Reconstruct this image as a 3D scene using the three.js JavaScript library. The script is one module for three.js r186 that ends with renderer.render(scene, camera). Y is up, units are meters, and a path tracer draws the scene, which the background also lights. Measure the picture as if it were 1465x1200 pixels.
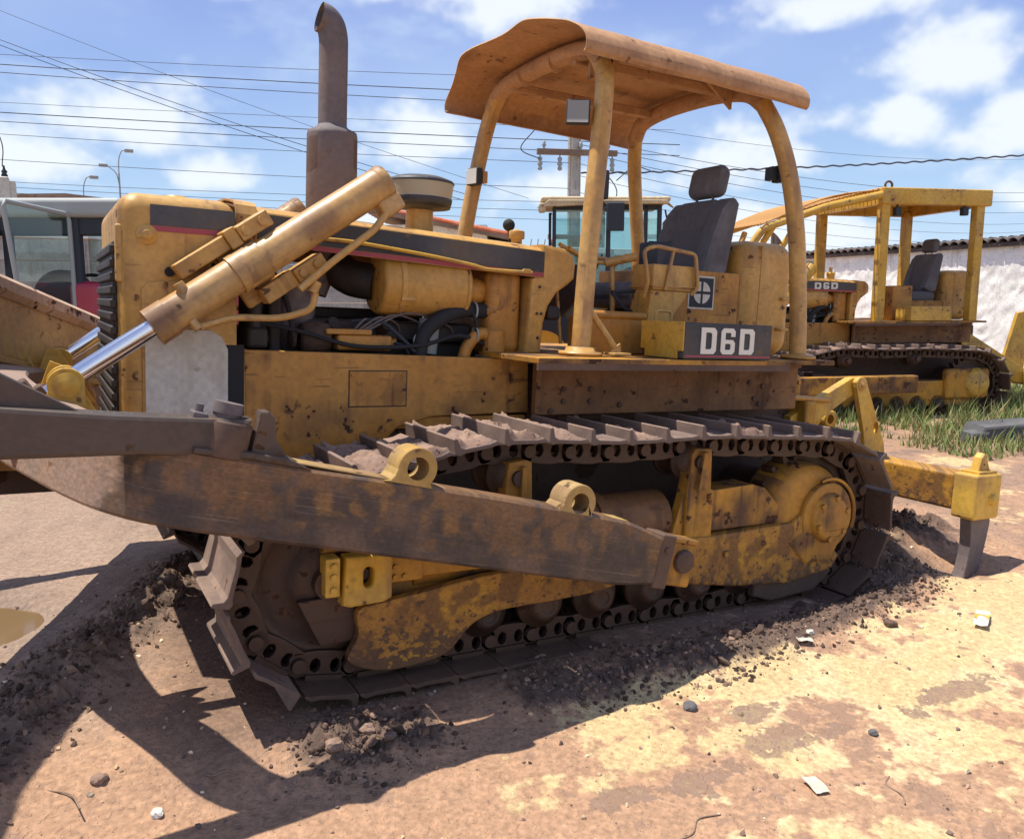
import * as THREE from 'three';
import { mergeGeometries } from 'three/addons/utils/BufferGeometryUtils.js';
import { RoundedBoxGeometry } from 'three/addons/geometries/RoundedBoxGeometry.js';

// ------------------------------------------------------------------ camera, sky, sun, exposure
const scene = new THREE.Scene();
const AZ = 60.9 * Math.PI / 180, PT = 8.3 * Math.PI / 180;
const camera = new THREE.PerspectiveCamera(53.06, 1024 / 838, 0.05, 900);
camera.position.set(-3.355, 1.52, 4.054);
camera.lookAt(camera.position.clone().add(new THREE.Vector3(Math.cos(AZ) * Math.cos(PT), -Math.sin(PT), -Math.sin(AZ) * Math.cos(PT))));
const renderer = new THREE.WebGLRenderer({ antialias: true });
renderer.setSize(1024, 838);
renderer.toneMapping = THREE.LinearToneMapping;
renderer.toneMappingExposure = 1.3;
renderer.shadowMap.enabled = true;
const SUN = new THREE.Vector3(-0.265, 1, -0.23);
const sun = new THREE.DirectionalLight(new THREE.Color(1, 0.93, 0.82), 5);
sun.position.copy(SUN).multiplyScalar(30);
sun.castShadow = true;
Object.assign(sun.shadow.camera, { left: -16, right: 16, top: 16, bottom: -16, near: 1, far: 80 });
sun.shadow.mapSize.set(4096, 4096);
scene.add(sun, sun.target);

// ------------------------------------------------------------------ noise
const rngOf = (s) => () => { s = (s + 0x6D2B79F5) | 0; let t = Math.imul(s ^ (s >>> 15), 1 | s); t = (t + Math.imul(t ^ (t >>> 7), 61 | t)) ^ t; return ((t ^ (t >>> 14)) >>> 0) / 4294967296; };
const TAB = new Float32Array(65536), HA = new Uint16Array(4096), HB = new Uint16Array(4096), HC = new Uint16Array(4096);
{ const r = rngOf(4242); for (let i = 0; i < 65536; i++) TAB[i] = r(); for (let i = 0; i < 4096; i++) { HA[i] = r() * 65536; HB[i] = r() * 65536; HC[i] = r() * 65536; } }
const hsh = (x, y, z) => TAB[HA[x & 4095] ^ HB[y & 4095] ^ HC[z & 4095]];
const sm = (t) => t * t * (3 - 2 * t), mix = (a, b, t) => a + (b - a) * t, clamp = (t, a = 0, b = 1) => t < a ? a : t > b ? b : t;
const step = (a, b, t) => sm(clamp((t - a) / (b - a)));
function vn2(x, y, seed, px = 0, py = 0) {            // value noise, periodic when px is given
  let ix = Math.floor(x), iy = Math.floor(y), fx = x - ix, fy = y - iy; fx = fx * fx * (3 - 2 * fx); fy = fy * fy * (3 - 2 * fy);
  let jx = ix + 1, jy = iy + 1;
  if (px) { if (ix >= px || ix < 0) ix -= Math.floor(ix / px) * px; jx = ix + 1 === px ? 0 : ix + 1; if (iy >= py || iy < 0) iy -= Math.floor(iy / py) * py; jy = iy + 1 === py ? 0 : iy + 1; }
  const c = HC[seed & 4095], a0 = HA[ix & 4095] ^ c, a1 = HA[jx & 4095] ^ c, b0 = HB[iy & 4095], b1 = HB[jy & 4095];
  const a = TAB[a0 ^ b0], b = TAB[a1 ^ b0], d = TAB[a0 ^ b1], e = TAB[a1 ^ b1], t = a + (b - a) * fx;
  return t + (d + (e - d) * fx - t) * fy;
}
function fbm(u, v, f, oct, seed, per = 1, g = 0.5, fy = f) {   // 0..1
  let s = 0, a = 1, n = 0, fx = f;
  for (let i = 0; i < oct; i++) { s += a * vn2(u * fx, v * fy, seed + i * 17, per ? fx * per : 0, per ? fy * per : 0); n += a; a *= g; fx *= 2; fy *= 2; }
  return s / n;
}
function vn3(x, y, z, seed) {
  const ix = Math.floor(x), iy = Math.floor(y), iz = Math.floor(z), fx = sm(x - ix), fy = sm(y - iy), fz = sm(z - iz), s = seed * 131;
  const a0 = HA[(ix + s) & 4095], a1 = HA[(ix + 1 + s) & 4095], b0 = HB[iy & 4095], b1 = HB[(iy + 1) & 4095], c0 = HC[(iz + s) & 4095], c1 = HC[(iz + 1 + s) & 4095];
  const l = (a, b, t) => a + (b - a) * t;
  return l(l(l(TAB[a0 ^ b0 ^ c0], TAB[a1 ^ b0 ^ c0], fx), l(TAB[a0 ^ b1 ^ c0], TAB[a1 ^ b1 ^ c0], fx), fy), l(l(TAB[a0 ^ b0 ^ c1], TAB[a1 ^ b0 ^ c1], fx), l(TAB[a0 ^ b1 ^ c1], TAB[a1 ^ b1 ^ c1], fx), fy), fz);
}
const fbm3 = (x, y, z, f, oct, seed, g = 0.5) => { let s = 0, a = 1, n = 0; for (let i = 0; i < oct; i++) { s += a * vn3(x * f, y * f, z * f, seed + i); n += a; a *= g; f *= 2.03; } return s / n; };

// ------------------------------------------------------------------ sky: air and fair-weather cumulus
{
  const W = 2560, Hh = 1280, data = new Float32Array(W * Hh * 4);
  // cloud banks: azimuth, elevation, half width, half height (degrees)
  const banks = [[-62, 18.5, 6, 3], [-85, 10.3, 6, 2.6], [-80, 7.4, 3.2, 1.6], [-90, 8, 5, 2.4], [-67, 9.9, 4.6, 2.4], [-69, 19, 3, 1.4], [-34.5, 13.4, 5.5, 3.4], [-30, 9.4, 4.5, 2.4], [-40, 17.4, 6, 2.4], [-46, 8.6, 5.5, 2.6],
    [-78, 18.6, 3, 1.6], [-37, 10.4, 3.5, 2], [-57, 6.8, 5, 1.8], [-44, 4.2, 7, 2], [-28, 6, 6, 2], [-100, 13, 7, 4], [-20, 14, 8, 4], [-72, 4.5, 5, 1.5], [-52, 13.2, 3, 1.2]];
  const rr = rngOf(77);
  for (let i = 0; i < 120; i++) { const el = 4 + 60 * rr() * rr(), az = -12 + 240 * rr(); banks.push([az > 180 ? az - 360 : az, el, 4 + 7 * rr(), 1.5 + 3.5 * rr()]); }
  for (let i = 0; i < 26; i++) banks.push([-110 + 100 * rr(), 24 + 42 * rr(), 6 + 8 * rr(), 2 + 4 * rr()]);
  const lerp3 = (a, b, t) => [mix(a[0], b[0], t), mix(a[1], b[1], t), mix(a[2], b[2], t)];
  const stops = [[0, [.52, .65, .76]], [6, [.38, .54, .74]], [12, [.28, .41, .69]], [20, [.225, .31, .63]], [40, [.15, .22, .50]], [90, [.10, .16, .39]]];
  for (let j = Hh / 2; j < Hh; j++) {
    const el = ((j + .5) / Hh - .5) * 180, y = Math.sin(el * Math.PI / 180), c = Math.cos(el * Math.PI / 180);
    let k = 0; while (k < stops.length - 2 && el > stops[k + 1][0]) k++;
    const base = lerp3(stops[k][1], stops[k + 1][1], clamp((el - stops[k][0]) / (stops[k + 1][0] - stops[k][0])));
    const near = banks.filter((b) => Math.abs(el - b[1]) < b[3] * 2.2);
    for (let i = 0; i < W; i++) {
      const az = ((i + .5) / W - .5) * 360, a = az * Math.PI / 180, x = Math.cos(a) * c, z = Math.sin(a) * c;
      let w = 0;
      for (const b of near) { let da = Math.abs(az - b[0]); if (da > 180) da = 360 - da; da /= b[2]; if (da > 2.2) continue; const de = (el - b[1]) / b[3]; const g = Math.exp(-(da * da + de * de * (de < 0 ? 1.7 : 1))); if (g > w) w = g; }
      let d = 0, col = base;
      const n1 = fbm3(x, y * 1.8, z, 5, 3, 91);
      const n5 = fbm3(x, y * 2.6, z, 11, 5, 191, .6), veil = clamp((n1 - .40) * 1.9) * .40 + step(.52, .78, n5) * .38;
      if (w > .04) { const n = fbm3(x, y * 1.6, z, 20, 7, 5, .60); d = step(.53, .84, w * .56 + n * .72); }
      const white = [.72, .77, .82];
      col = lerp3(base, [.50, .62, .78], clamp(veil));
      col = lerp3(col, white, d * .93);
      const o = (j * W + i) * 4; data[o] = col[0]; data[o + 1] = col[1]; data[o + 2] = col[2]; data[o + 3] = 1;
    }
  }
  for (let o = 0; o < W * Hh * 2; o += 4) { data[o] = .30; data[o + 1] = .25; data[o + 2] = .20; data[o + 3] = 1; }
  const t = new THREE.DataTexture(data, W, Hh, THREE.RGBAFormat, THREE.FloatType);
  t.mapping = THREE.EquirectangularReflectionMapping; t.magFilter = THREE.LinearFilter; t.minFilter = THREE.LinearFilter; t.needsUpdate = true;
  scene.background = t; scene.environment = t;
}

// ------------------------------------------------------------------ textures
function dtex(S, fn, srgb = true) {                     // fn(u, v) -> [r, g, b] 0..255, or a number
  const d = new Uint8Array(S * S * 4);
  for (let j = 0; j < S; j++) for (let i = 0; i < S; i++) {
    const c = fn((i + .5) / S, (j + .5) / S), o = (j * S + i) * 4;
    if (typeof c === 'number') { d[o] = d[o + 1] = d[o + 2] = clamp(c) * 255; } else { d[o] = clamp(c[0], 0, 255); d[o + 1] = clamp(c[1], 0, 255); d[o + 2] = clamp(c[2], 0, 255); }
    d[o + 3] = 255;
  }
  const t = new THREE.DataTexture(d, S, S, THREE.RGBAFormat);
  t.wrapS = t.wrapT = THREE.RepeatWrapping; t.magFilter = THREE.LinearFilter; t.minFilter = THREE.LinearMipmapLinearFilter; t.generateMipmaps = true;
  if (srgb) t.colorSpace = THREE.SRGBColorSpace; t.needsUpdate = true;
  return t;
}
const cm = (a, b, t) => [mix(a[0], b[0], t), mix(a[1], b[1], t), mix(a[2], b[2], t)];
const RUST = [82, 52, 36], DIRT = [128, 98, 74];
// a bank of tiling noise fields that every surface draws on, each at its own offset
const FS = 512, field = (fn) => { const a = new Float32Array(FS * FS); for (let j = 0; j < FS; j++) for (let i = 0; i < FS; i++) a[j * FS + i] = fn(i / FS, j / FS); return a; };
const FN = field((u, v) => fbm(u, v, 4, 6, 11)), FM = field((u, v) => fbm(u, v, 9, 5, 51)), FST = field((u, v) => fbm(u, v, 56, 2, 91, 1, .5, 3)), FF = field((u, v) => fbm(u, v, 90, 2, 131)),
  FB = field((u, v) => fbm(u, v, 6, 6, 211, 1, .62)), FC = field((u, v) => fbm(u, v, 34, 3, 311, 1, .6)), FSC = field((u, v) => step(.86, .9, vn2(u * 10, v * 160, 411, 10, 160)));
const at = (F, u, v) => { u = (u - Math.floor(u)) * FS; v = (v - Math.floor(v)) * FS; const i = u | 0, j = v | 0, fu = u - i, fv = v - j, i2 = (i + 1) & 511, r = j * FS, r2 = ((j + 1) & 511) * FS; const a = F[r + i], b = F[r + i2], c = F[r2 + i], d = F[r2 + i2], t = a + (b - a) * fu; return t + (c + (d - c) * fu - t) * fv; };
// old machine paint: fading, dust patches, run-down streaks, scratches and rust chips
function paint({ base, fade = base.map((v) => v * 1.08 + 10), dust = .25, chips = .5, streak = .3, dirt = DIRT, rust = RUST, seed = 1, S = 512, rough = .55, metal = 0, big = .5, bump = .008 }) {
  const d4 = new Uint8Array(S * S * 4), bb = new Uint8Array(S * S * 4), r = rngOf(seed * 97), o = Array.from({ length: 14 }, () => Math.floor(r() * FS)), k = FS / S;
  const px = (F, i, j, n) => F[((j * k + o[2 * n + 1]) & 511) * FS + ((i * k + o[2 * n]) & 511)];
  for (let j = 0; j < S; j++) for (let i = 0; i < S; i++) {
    const n = px(FN, i, j, 0), n2 = px(FM, i, j, 1), st = px(FST, i, j, 2), fine = px(FF, i, j, 3), q = (j * S + i) * 4;
    const d = clamp(step(.52 - .1 * dust, .80, n2 * .7 + n * .3) * dust * 1.3 + step(.58, .9, st) * streak * step(.35, .6, n2));
    const bigw = step(.74 - .07 * big, .765 - .07 * big, px(FB, i, j, 4)) * clamp(big * 1.3), cv = px(FC, i, j, 5), chip = step(.76 - .06 * chips, .79 - .06 * chips, cv), halo = step(.66 - .06 * chips, .76 - .06 * chips, cv) * step(.46, .60, n2) * chips * .35;
    const cl = step(.46, .60, n2), w = clamp(Math.max(bigw, chip * clamp(chips * 1.8) * cl, px(FSC, i, j, 6) * step(.55, .65, n) * .5 * chips)), ft = step(.3, .7, n), fl = .92 + .16 * fine;
    for (let c = 0; c < 3; c++) { let v = mix(mix(base[c], fade[c], ft) * fl, dirt[c], d); v = mix(v, [132, 84, 46][c], halo); v = mix(v, rust[c] * (1 - .4 * fine), w); d4[q + c] = clamp(v, 0, 255); }
    d4[q + 3] = bb[q + 3] = 255;
    bb[q] = 255 * clamp(.20 + .75 * (n - .15) * .9 - .12 * w + .06 * d * fine + .02 * fine); bb[q + 1] = 255 * clamp(rough + .32 * w + .3 * d); bb[q + 2] = 0;
  }
  const mk = (a, srgb) => { const t = new THREE.DataTexture(a, S, S, THREE.RGBAFormat); t.wrapS = t.wrapT = THREE.RepeatWrapping; t.magFilter = THREE.LinearFilter; t.minFilter = THREE.LinearMipmapLinearFilter; t.generateMipmaps = true; if (srgb) t.colorSpace = THREE.SRGBColorSpace; t.needsUpdate = true; return t; };
  const b2 = mk(bb, false), bm = new Uint8Array(S * S * 4); for (let q = 0; q < bm.length; q += 4) { bm[q] = bm[q + 1] = bm[q + 2] = bb[q]; bm[q + 3] = 255; }
  return new THREE.MeshStandardMaterial({ map: mk(d4, true), bumpMap: mk(bm, false), bumpScale: bump, roughnessMap: b2, roughness: 1, metalness: metal });
}
const M = {};
M.hood = paint({ base: [186, 138, 62], fade: [198, 154, 84], dust: .42, chips: .42, streak: .45, big: .12, dirt: [132, 96, 60], seed: 11, rough: .48 });
M.frame = paint({ base: [172, 117, 44], fade: [184, 132, 60], dust: .55, chips: .75, streak: .55, big: .16, dirt: [112, 78, 48], seed: 23, rough: .52 });
M.bright = paint({ base: [196, 150, 46], fade: [204, 164, 72], dust: .5, chips: .35, streak: .45, big: .10, dirt: [146, 114, 76], rust: [96, 66, 44], seed: 37, rough: .5 });
M.under = paint({ base: [186, 134, 42], fade: [160, 112, 44], dust: .85, chips: .9, streak: .6, big: .45, dirt: [92, 68, 50], rust: [86, 56, 38], seed: 41, rough: .6 });
M.roof = paint({ base: [166, 124, 88], fade: [180, 138, 98], dust: .5, chips: .25, streak: .3, big: .1, dirt: [136, 100, 76], seed: 53, rough: .7 });
M.post = paint({ base: [184, 136, 66], fade: [196, 156, 92], dust: .50, chips: .22, streak: .5, big: .04, dirt: [136, 102, 72], rust: [104, 74, 50], seed: 59, rough: .40 });
M.dusty = paint({ base: [168, 132, 62], fade: [170, 144, 96], dust: 1.0, chips: 1.0, streak: .3, big: .6, dirt: [140, 112, 80], rust: [98, 70, 46], seed: 163, rough: .7 });
M.barrel = paint({ base: [180, 136, 74], fade: [190, 152, 96], dust: .8, chips: .35, streak: .3, big: .18, dirt: [124, 92, 66], rust: [92, 66, 48], seed: 167, rough: .38 });
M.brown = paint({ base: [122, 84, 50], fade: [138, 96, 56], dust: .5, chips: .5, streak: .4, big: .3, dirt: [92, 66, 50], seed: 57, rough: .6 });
M.rust = paint({ base: [78, 60, 50], fade: [98, 76, 64], dust: .6, chips: .4, streak: .2, big: .5, dirt: [100, 80, 68], rust: [78, 46, 30], seed: 61, rough: .72, bump: .008 });
M.chain = paint({ base: [54, 39, 32], fade: [74, 53, 41], dust: .5, chips: .5, streak: .2, big: .5, dirt: [94, 72, 58], rust: [88, 50, 30], seed: 67, rough: .58, bump: .008 });
M.shoe = paint({ base: [104, 88, 80], fade: [128, 108, 98], dust: .9, chips: .5, streak: .1, big: .5, dirt: [146, 124, 110], rust: [88, 60, 46], seed: 71, rough: .85, bump: .012 });
M.mud = paint({ base: [128, 104, 90], fade: [150, 124, 107], dust: .8, chips: .6, streak: 0, big: .7, dirt: [122, 100, 90], rust: [110, 84, 70], seed: 73, rough: .95, bump: .02 });
M.tan = paint({ base: [198, 178, 140], fade: [208, 190, 156], dust: .4, chips: .2, streak: .3, big: .1, seed: 75, rough: .6, S: 256 });
M.exhaust = paint({ base: [96, 88, 90], fade: [114, 102, 100], dust: .3, chips: .1, streak: .15, big: .35, dirt: [128, 104, 92], rust: [104, 74, 62], seed: 79, rough: .75, S: 512 });
M.black = paint({ base: [46, 48, 55], fade: [70, 70, 74], dust: .6, chips: .3, streak: .2, big: .1, dirt: [104, 90, 76], rust: [150, 112, 62], seed: 83, rough: .5, S: 512 });
M.grease = paint({ base: [40, 36, 36], fade: [56, 48, 44], dust: .4, chips: .2, streak: .3, big: .3, dirt: [78, 62, 50], rust: [70, 50, 38], seed: 89, rough: .6, S: 512 });
M.plate = paint({ base: [206, 202, 192], fade: [196, 190, 176], dust: .25, chips: .1, streak: .25, big: .02, dirt: [170, 156, 134], seed: 97, rough: .6, S: 512 });
M.red = new THREE.MeshStandardMaterial({ color: '#9c4450', roughness: .6 });
M.seat = (() => { const t = dtex(256, (u, v) => { const n = fbm(u, v, 64, 2, 5), d = fbm(u, v, 5, 4, 9); const q = 84 + 14 * n + 24 * step(.5, .8, d); return [q, q * .98, q * 1.02]; }); return new THREE.MeshStandardMaterial({ map: t, roughness: .95, bumpMap: t, bumpScale: .001 }); })();
M.seatRib = (() => { const t = dtex(256, (u, v) => { const r = .5 + .5 * Math.sin(u * Math.PI * 2 * 48), n = fbm(u, v, 64, 2, 15); const q = 60 + 44 * r + 10 * n; return [q, q * .98, q * 1.02]; }); return new THREE.MeshStandardMaterial({ map: t, roughness: .95, bumpMap: t, bumpScale: .003 }); })();
M.chrome = new THREE.MeshStandardMaterial({ color: '#e8e8ea', metalness: 1, roughness: .16 });
M.rubber = new THREE.MeshStandardMaterial({ color: '#232326', roughness: .8 });
M.white = new THREE.MeshStandardMaterial({ color: '#dcd8cc', roughness: .7 });
M.lens = new THREE.MeshPhysicalMaterial({ map: dtex(128, (u, v) => { const a = (u * 5) % 1 - .5, b = (v * 5) % 1 - .5, r = Math.hypot(a, b), e = Math.min(u, v, 1 - u, 1 - v) < .07; const q = e ? 130 : r < .3 ? 244 - 40 * r : 216 - 24 * at(FM, u, v); return [q, q * .98, q * .92]; }), roughness: .3, clearcoat: .8 });
M.glass = new THREE.MeshPhysicalMaterial({ color: '#e6f2ef', roughness: .03, transmission: 1, thickness: 0, ior: 1.5 });
M.bowl = new THREE.MeshPhysicalMaterial({ color: '#cbbfa2', roughness: .45, transmission: .35, thickness: 0 });
M.concrete = paint({ base: [168, 164, 156], fade: [188, 184, 176], dust: .4, chips: .15, streak: .6, big: .15, dirt: [130, 124, 114], rust: [110, 104, 98], seed: 101, rough: .9, S: 512, bump: .004 });
M.whitewash = paint({ base: [242, 242, 238], fade: [250, 250, 248], dust: .25, chips: .1, streak: .3, big: .05, dirt: [188, 182, 172], rust: [150, 140, 128], seed: 103, rough: .92, S: 512, bump: .03 });
M.tile = paint({ base: [186, 96, 62], fade: [206, 124, 88], dust: .4, chips: .2, streak: .2, big: .2, dirt: [150, 92, 70], rust: [110, 66, 52], seed: 107, rough: .85, S: 256 });
M.darkTile = paint({ base: [84, 76, 74], fade: [104, 94, 90], dust: .4, chips: .3, streak: .2, big: .3, dirt: [70, 62, 60], rust: [56, 50, 48], seed: 109, rough: .9, S: 256 });
M.brick = paint({ base: [158, 96, 76], fade: [176, 118, 96], dust: .5, chips: .5, streak: .4, big: .3, dirt: [140, 112, 98], rust: [96, 66, 56], seed: 113, rough: .9, S: 256 });
M.timber = paint({ base: [128, 108, 92], fade: [146, 126, 110], dust: .3, chips: .2, streak: .5, big: .2, seed: 127, rough: .9, S: 256 });
M.wire = new THREE.MeshStandardMaterial({ color: '#4a4e5a', roughness: .8 });
M.redPaint = new THREE.MeshPhysicalMaterial({ color: '#a01f3a', roughness: .42, clearcoat: .4, clearcoatRoughness: .3 });
M.silver = new THREE.MeshStandardMaterial({ color: '#9aa09e', roughness: .6 });
M.dark = new THREE.MeshStandardMaterial({ color: '#2c323a', roughness: .7 });
// the two broad faces of the push frame: worn to bare steel toward the nose, greasy below, yellow left on the upper half
M.arm = (() => {
  const f = (u, v) => {     // u 0..1 along the arm from the trunnion to the nose, v 0..1 bottom to top
    const U = u * 7, V = v * .45, n = at(FN, U, V), n2 = at(FM, U * 1.5, V * 1.5), fi = at(FF, U, V), st = at(FST, V * 2, U * .5), n3 = at(FN, U * .7 + .3, V * .7 + .6);
    let c = cm([100, 80, 66], [66, 56, 52], step(.35, .65, n));
    c = cm(c, [138, 96, 52], step(.50, .68, .55 * n2 + .45 * n3 + .34 * (v - .5)) * .5);
    const yel = step(.60, .72, .4 * n + .5 * n2 + .22 * (v - .45) + .10 * Math.exp(-Math.pow((u - .27) / .07, 2)));
    c = cm(c, [190, 140, 56], yel * .26);
    c = cm(c, [140, 98, 70], step(.66, .8, st) * .12);
    const bare = step(.425, .45, u + .04 * (n - .5) + .05 * (n2 - .5));
    c = cm(c, cm([150, 136, 130], [172, 140, 120], n2), bare * .9);
    c = cm(c, [88, 66, 54], step(.70, .8, n2) * .5);
    const sc = at(FSC, U * .3 + V * .2, V * 2 + U * .02); c = cm(c, [158, 138, 120], sc * .35);
    return c.map((q) => q * (.84 + .32 * fi));
  };
  const map = dtex(768, f); map.wrapS = map.wrapT = THREE.ClampToEdgeWrapping;
  const b = dtex(256, (u, v) => at(FC, u * 5, v * .32), false);
  return new THREE.MeshStandardMaterial({ map, roughness: .6, bumpMap: b, bumpScale: .003 });
})();

M.guard = (() => {       // yellow guard plates whose lower part is caked with dark oily dirt, ragged at its edge
  const map = dtex(512, (u, v) => { const n = at(FN, u * 1.5, v * .4), n2 = at(FM, u * 2, v * .5), fi = at(FF, u * 2, v * .6), c2 = at(FC, u * 2.2, v * .6);
    let c = cm([182, 134, 44], [152, 106, 46], step(.35, .65, n)); c = cm(c, [104, 72, 42], step(.46, .62, n2) * .75);
    c = cm(c, cm([74, 58, 48], [98, 68, 48], n2), step(.52, .58, .86 - v * .95 + .45 * (n2 - .5) + .9 * (c2 - .5) + .2 * (n - .5) + .25 * (fi - .5)) * .85); c = cm(c, [70, 46, 34], step(.72, .75, c2) * .6);
    return c.map((q) => q * (.86 + .28 * fi)); });
  return new THREE.MeshStandardMaterial({ map, roughness: .65 });
})();
M.tileOrange = new THREE.MeshStandardMaterial({ color: '#b98a52', roughness: .8 });
M.stack = paint({ base: [176, 134, 118], fade: [190, 152, 136], dust: .4, chips: .3, streak: .2, big: .3, seed: 149, rough: .8, S: 256 });
M.slab = paint({ base: [78, 78, 80], fade: [98, 98, 100], dust: .3, chips: .1, streak: .1, big: .2, dirt: [110, 98, 88], rust: [60, 58, 58], seed: 151, rough: .8, S: 256 });
M.arm2 = paint({ base: [64, 55, 50], fade: [84, 70, 61], dust: .6, chips: .6, streak: .4, big: .6, dirt: [104, 82, 66], rust: [102, 72, 46], seed: 131, rough: .6 });
M.blade = paint({ base: [196, 158, 78], fade: [184, 140, 80], dust: .6, chips: 1, streak: .3, big: .35, dirt: [152, 122, 92], rust: [112, 82, 62], seed: 137, rough: .6 });
M.flaky = paint({ base: [190, 160, 136], fade: [206, 176, 150], dust: .4, chips: 1.2, streak: .1, big: 1, dirt: [160, 128, 104], rust: [96, 66, 52], seed: 139, rough: .85, bump: .012 });
// ------------------------------------------------------------------ geometry helpers
const V3 = (x, y, z) => new THREE.Vector3(x, y, z);
const T = (g, x = 0, y = 0, z = 0, rx = 0, ry = 0, rz = 0) => { g.applyMatrix4(new THREE.Matrix4().compose(V3(x, y, z), new THREE.Quaternion().setFromEuler(new THREE.Euler(rx, ry, rz)), V3(1, 1, 1))); return g; };
const bx = (x0, x1, y0, y1, z0, z1, r = 0) => T(r ? new RoundedBoxGeometry(x1 - x0, y1 - y0, z1 - z0, r > .035 ? 4 : 2, Math.min(r, (x1 - x0) / 2.01, (y1 - y0) / 2.01, (z1 - z0) / 2.01)) : new THREE.BoxGeometry(x1 - x0, y1 - y0, z1 - z0), (x0 + x1) / 2, (y0 + y1) / 2, (z0 + z1) / 2);
function cyl(a, b, r0, r1 = r0, seg = 20, open = false) {
  const A = V3(...a), B = V3(...b), d = B.clone().sub(A), g = new THREE.CylinderGeometry(r1, r0, d.length(), seg, 1, open);
  g.applyQuaternion(new THREE.Quaternion().setFromUnitVectors(V3(0, 1, 0), d.clone().normalize()));
  return g.translate((A.x + B.x) / 2, (A.y + B.y) / 2, (A.z + B.z) / 2);
}
const tube = (pts, r, seg = pts.length * 6, rs = 10, ten = .5, closed = false) => new THREE.TubeGeometry(new THREE.CatmullRomCurve3(pts.map((p) => V3(...p)), closed, 'catmullrom', ten), seg, r, rs, closed);
function bar(pts, r, rs = 8, rad = .03) {             // a bent rod: straight runs with rounded corners
  const path = new THREE.CurvePath(), P = pts.map((p) => V3(...p)); let cur = P[0];
  for (let i = 1; i < P.length - 1; i++) { const a = P[i].clone().sub(P[i - 1]), b = P[i + 1].clone().sub(P[i]), q = Math.min(rad, a.length() * .45, b.length() * .45); const s = P[i].clone().addScaledVector(a.normalize(), -q), e = P[i].clone().addScaledVector(b.normalize(), q); path.add(new THREE.LineCurve3(cur, s)); path.add(new THREE.QuadraticBezierCurve3(s, P[i], e)); cur = e; }
  path.add(new THREE.LineCurve3(cur, P[P.length - 1]));
  return new THREE.TubeGeometry(path, Math.max(6, pts.length * 9), r, rs);
}
const lathe = (prof, seg = 28) => new THREE.LatheGeometry(prof.map((p) => new THREE.Vector2(...p)), seg);
const latheX = (prof, seg) => lathe(prof, seg).rotateZ(-Math.PI / 2);   // axis along +x
const latheZ = (prof, seg) => lathe(prof, seg).rotateX(Math.PI / 2);    // axis along +z
function poly(pts, z0, z1, bev = 0, holes = []) {      // an outline in x, y given thickness from z0 to z1
  const s = new THREE.Shape(pts.map((p) => new THREE.Vector2(...p)));
  for (const h of holes) s.holes.push(new THREE.Path(h.map((p) => new THREE.Vector2(...p))));
  const g = new THREE.ExtrudeGeometry(s, { depth: z1 - z0 - 2 * bev, bevelEnabled: bev > 0, bevelSize: bev, bevelThickness: bev, bevelOffset: -bev, bevelSegments: 2, curveSegments: 10 });
  return g.translate(0, 0, z0 + bev);
}
const circ = (x, y, r, n = 16, ry = r) => Array.from({ length: n }, (_, i) => [x + r * Math.cos(i / n * 2 * Math.PI), y + ry * Math.sin(i / n * 2 * Math.PI)]);
const arc = (x, y, r, a0, a1, n = 10) => Array.from({ length: n + 1 }, (_, i) => { const a = (a0 + (a1 - a0) * i / n) * Math.PI / 180; return [x + r * Math.cos(a), y + r * Math.sin(a)]; });
let uvSalt = 1;
function clean(g, scale = 1.6, keepUV = false) {       // not indexed, position + normal + box-projected uv in metres
  if (g.index) g = g.toNonIndexed();
  const p = g.attributes.position, n = g.attributes.normal;
  if (!keepUV) {
    const uv = new Float32Array(p.count * 2);
    for (let i = 0; i < p.count; i += 3) {
      const ax = p.getX(i), ay = p.getY(i), az = p.getZ(i), bX = p.getX(i + 1) - ax, bY = p.getY(i + 1) - ay, bZ = p.getZ(i + 1) - az, cX = p.getX(i + 2) - ax, cY = p.getY(i + 2) - ay, cZ = p.getZ(i + 2) - az;
      const nx = Math.abs(bY * cZ - bZ * cY), ny = Math.abs(bZ * cX - bX * cZ), nz = Math.abs(bX * cY - bY * cX);
      for (let k = i; k < i + 3; k++) {
        const x = p.getX(k), y = p.getY(k), z = p.getZ(k);
        const [a, b] = nz >= nx && nz >= ny ? [x, y] : nx >= ny ? [z + .37, y] : [x, z + .61];
        uv[2 * k] = a / scale + uvSalt * .371; uv[2 * k + 1] = b / scale + uvSalt * .173;
      }
    }
    g.setAttribute('uv', new THREE.BufferAttribute(uv, 2));
  }
  for (const k of Object.keys(g.attributes)) if (!['position', 'normal', 'uv', 'color'].includes(k)) g.deleteAttribute(k);
  return g;
}
function mesh(name, geos, mat, parent, { keepUV = false, scale = 1.6, label } = {}) {
  uvSalt = (uvSalt * 7 + 3) % 101;
  const list = [].concat(geos).map((g) => clean(g, scale, keepUV));
  const m = new THREE.Mesh(list.length > 1 ? mergeGeometries(list) : list[0], mat);
  m.name = name; m.castShadow = m.receiveShadow = true; if (label) m.userData.label = label;
  if (parent) parent.add(m);
  return m;
}
const vUV = (g, y0, y1) => { if (g.index) g = g.toNonIndexed(); const p = g.attributes.position, uv = new Float32Array(p.count * 2); for (let i = 0; i < p.count; i++) { uv[2 * i] = (p.getX(i) + p.getZ(i)) / 1.6; uv[2 * i + 1] = clamp((p.getY(i) - y0) / (y1 - y0), .02, .98); } g.setAttribute('uv', new THREE.BufferAttribute(uv, 2)); return g; };
const round = (pts, n = 4) => new THREE.CatmullRomCurve3(pts.map((p) => V3(p[0], p[1], 0)), true, 'centripetal').getPoints(pts.length * n).slice(0, -1).map((p) => [p.x, p.y]);
const used = {};
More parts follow.
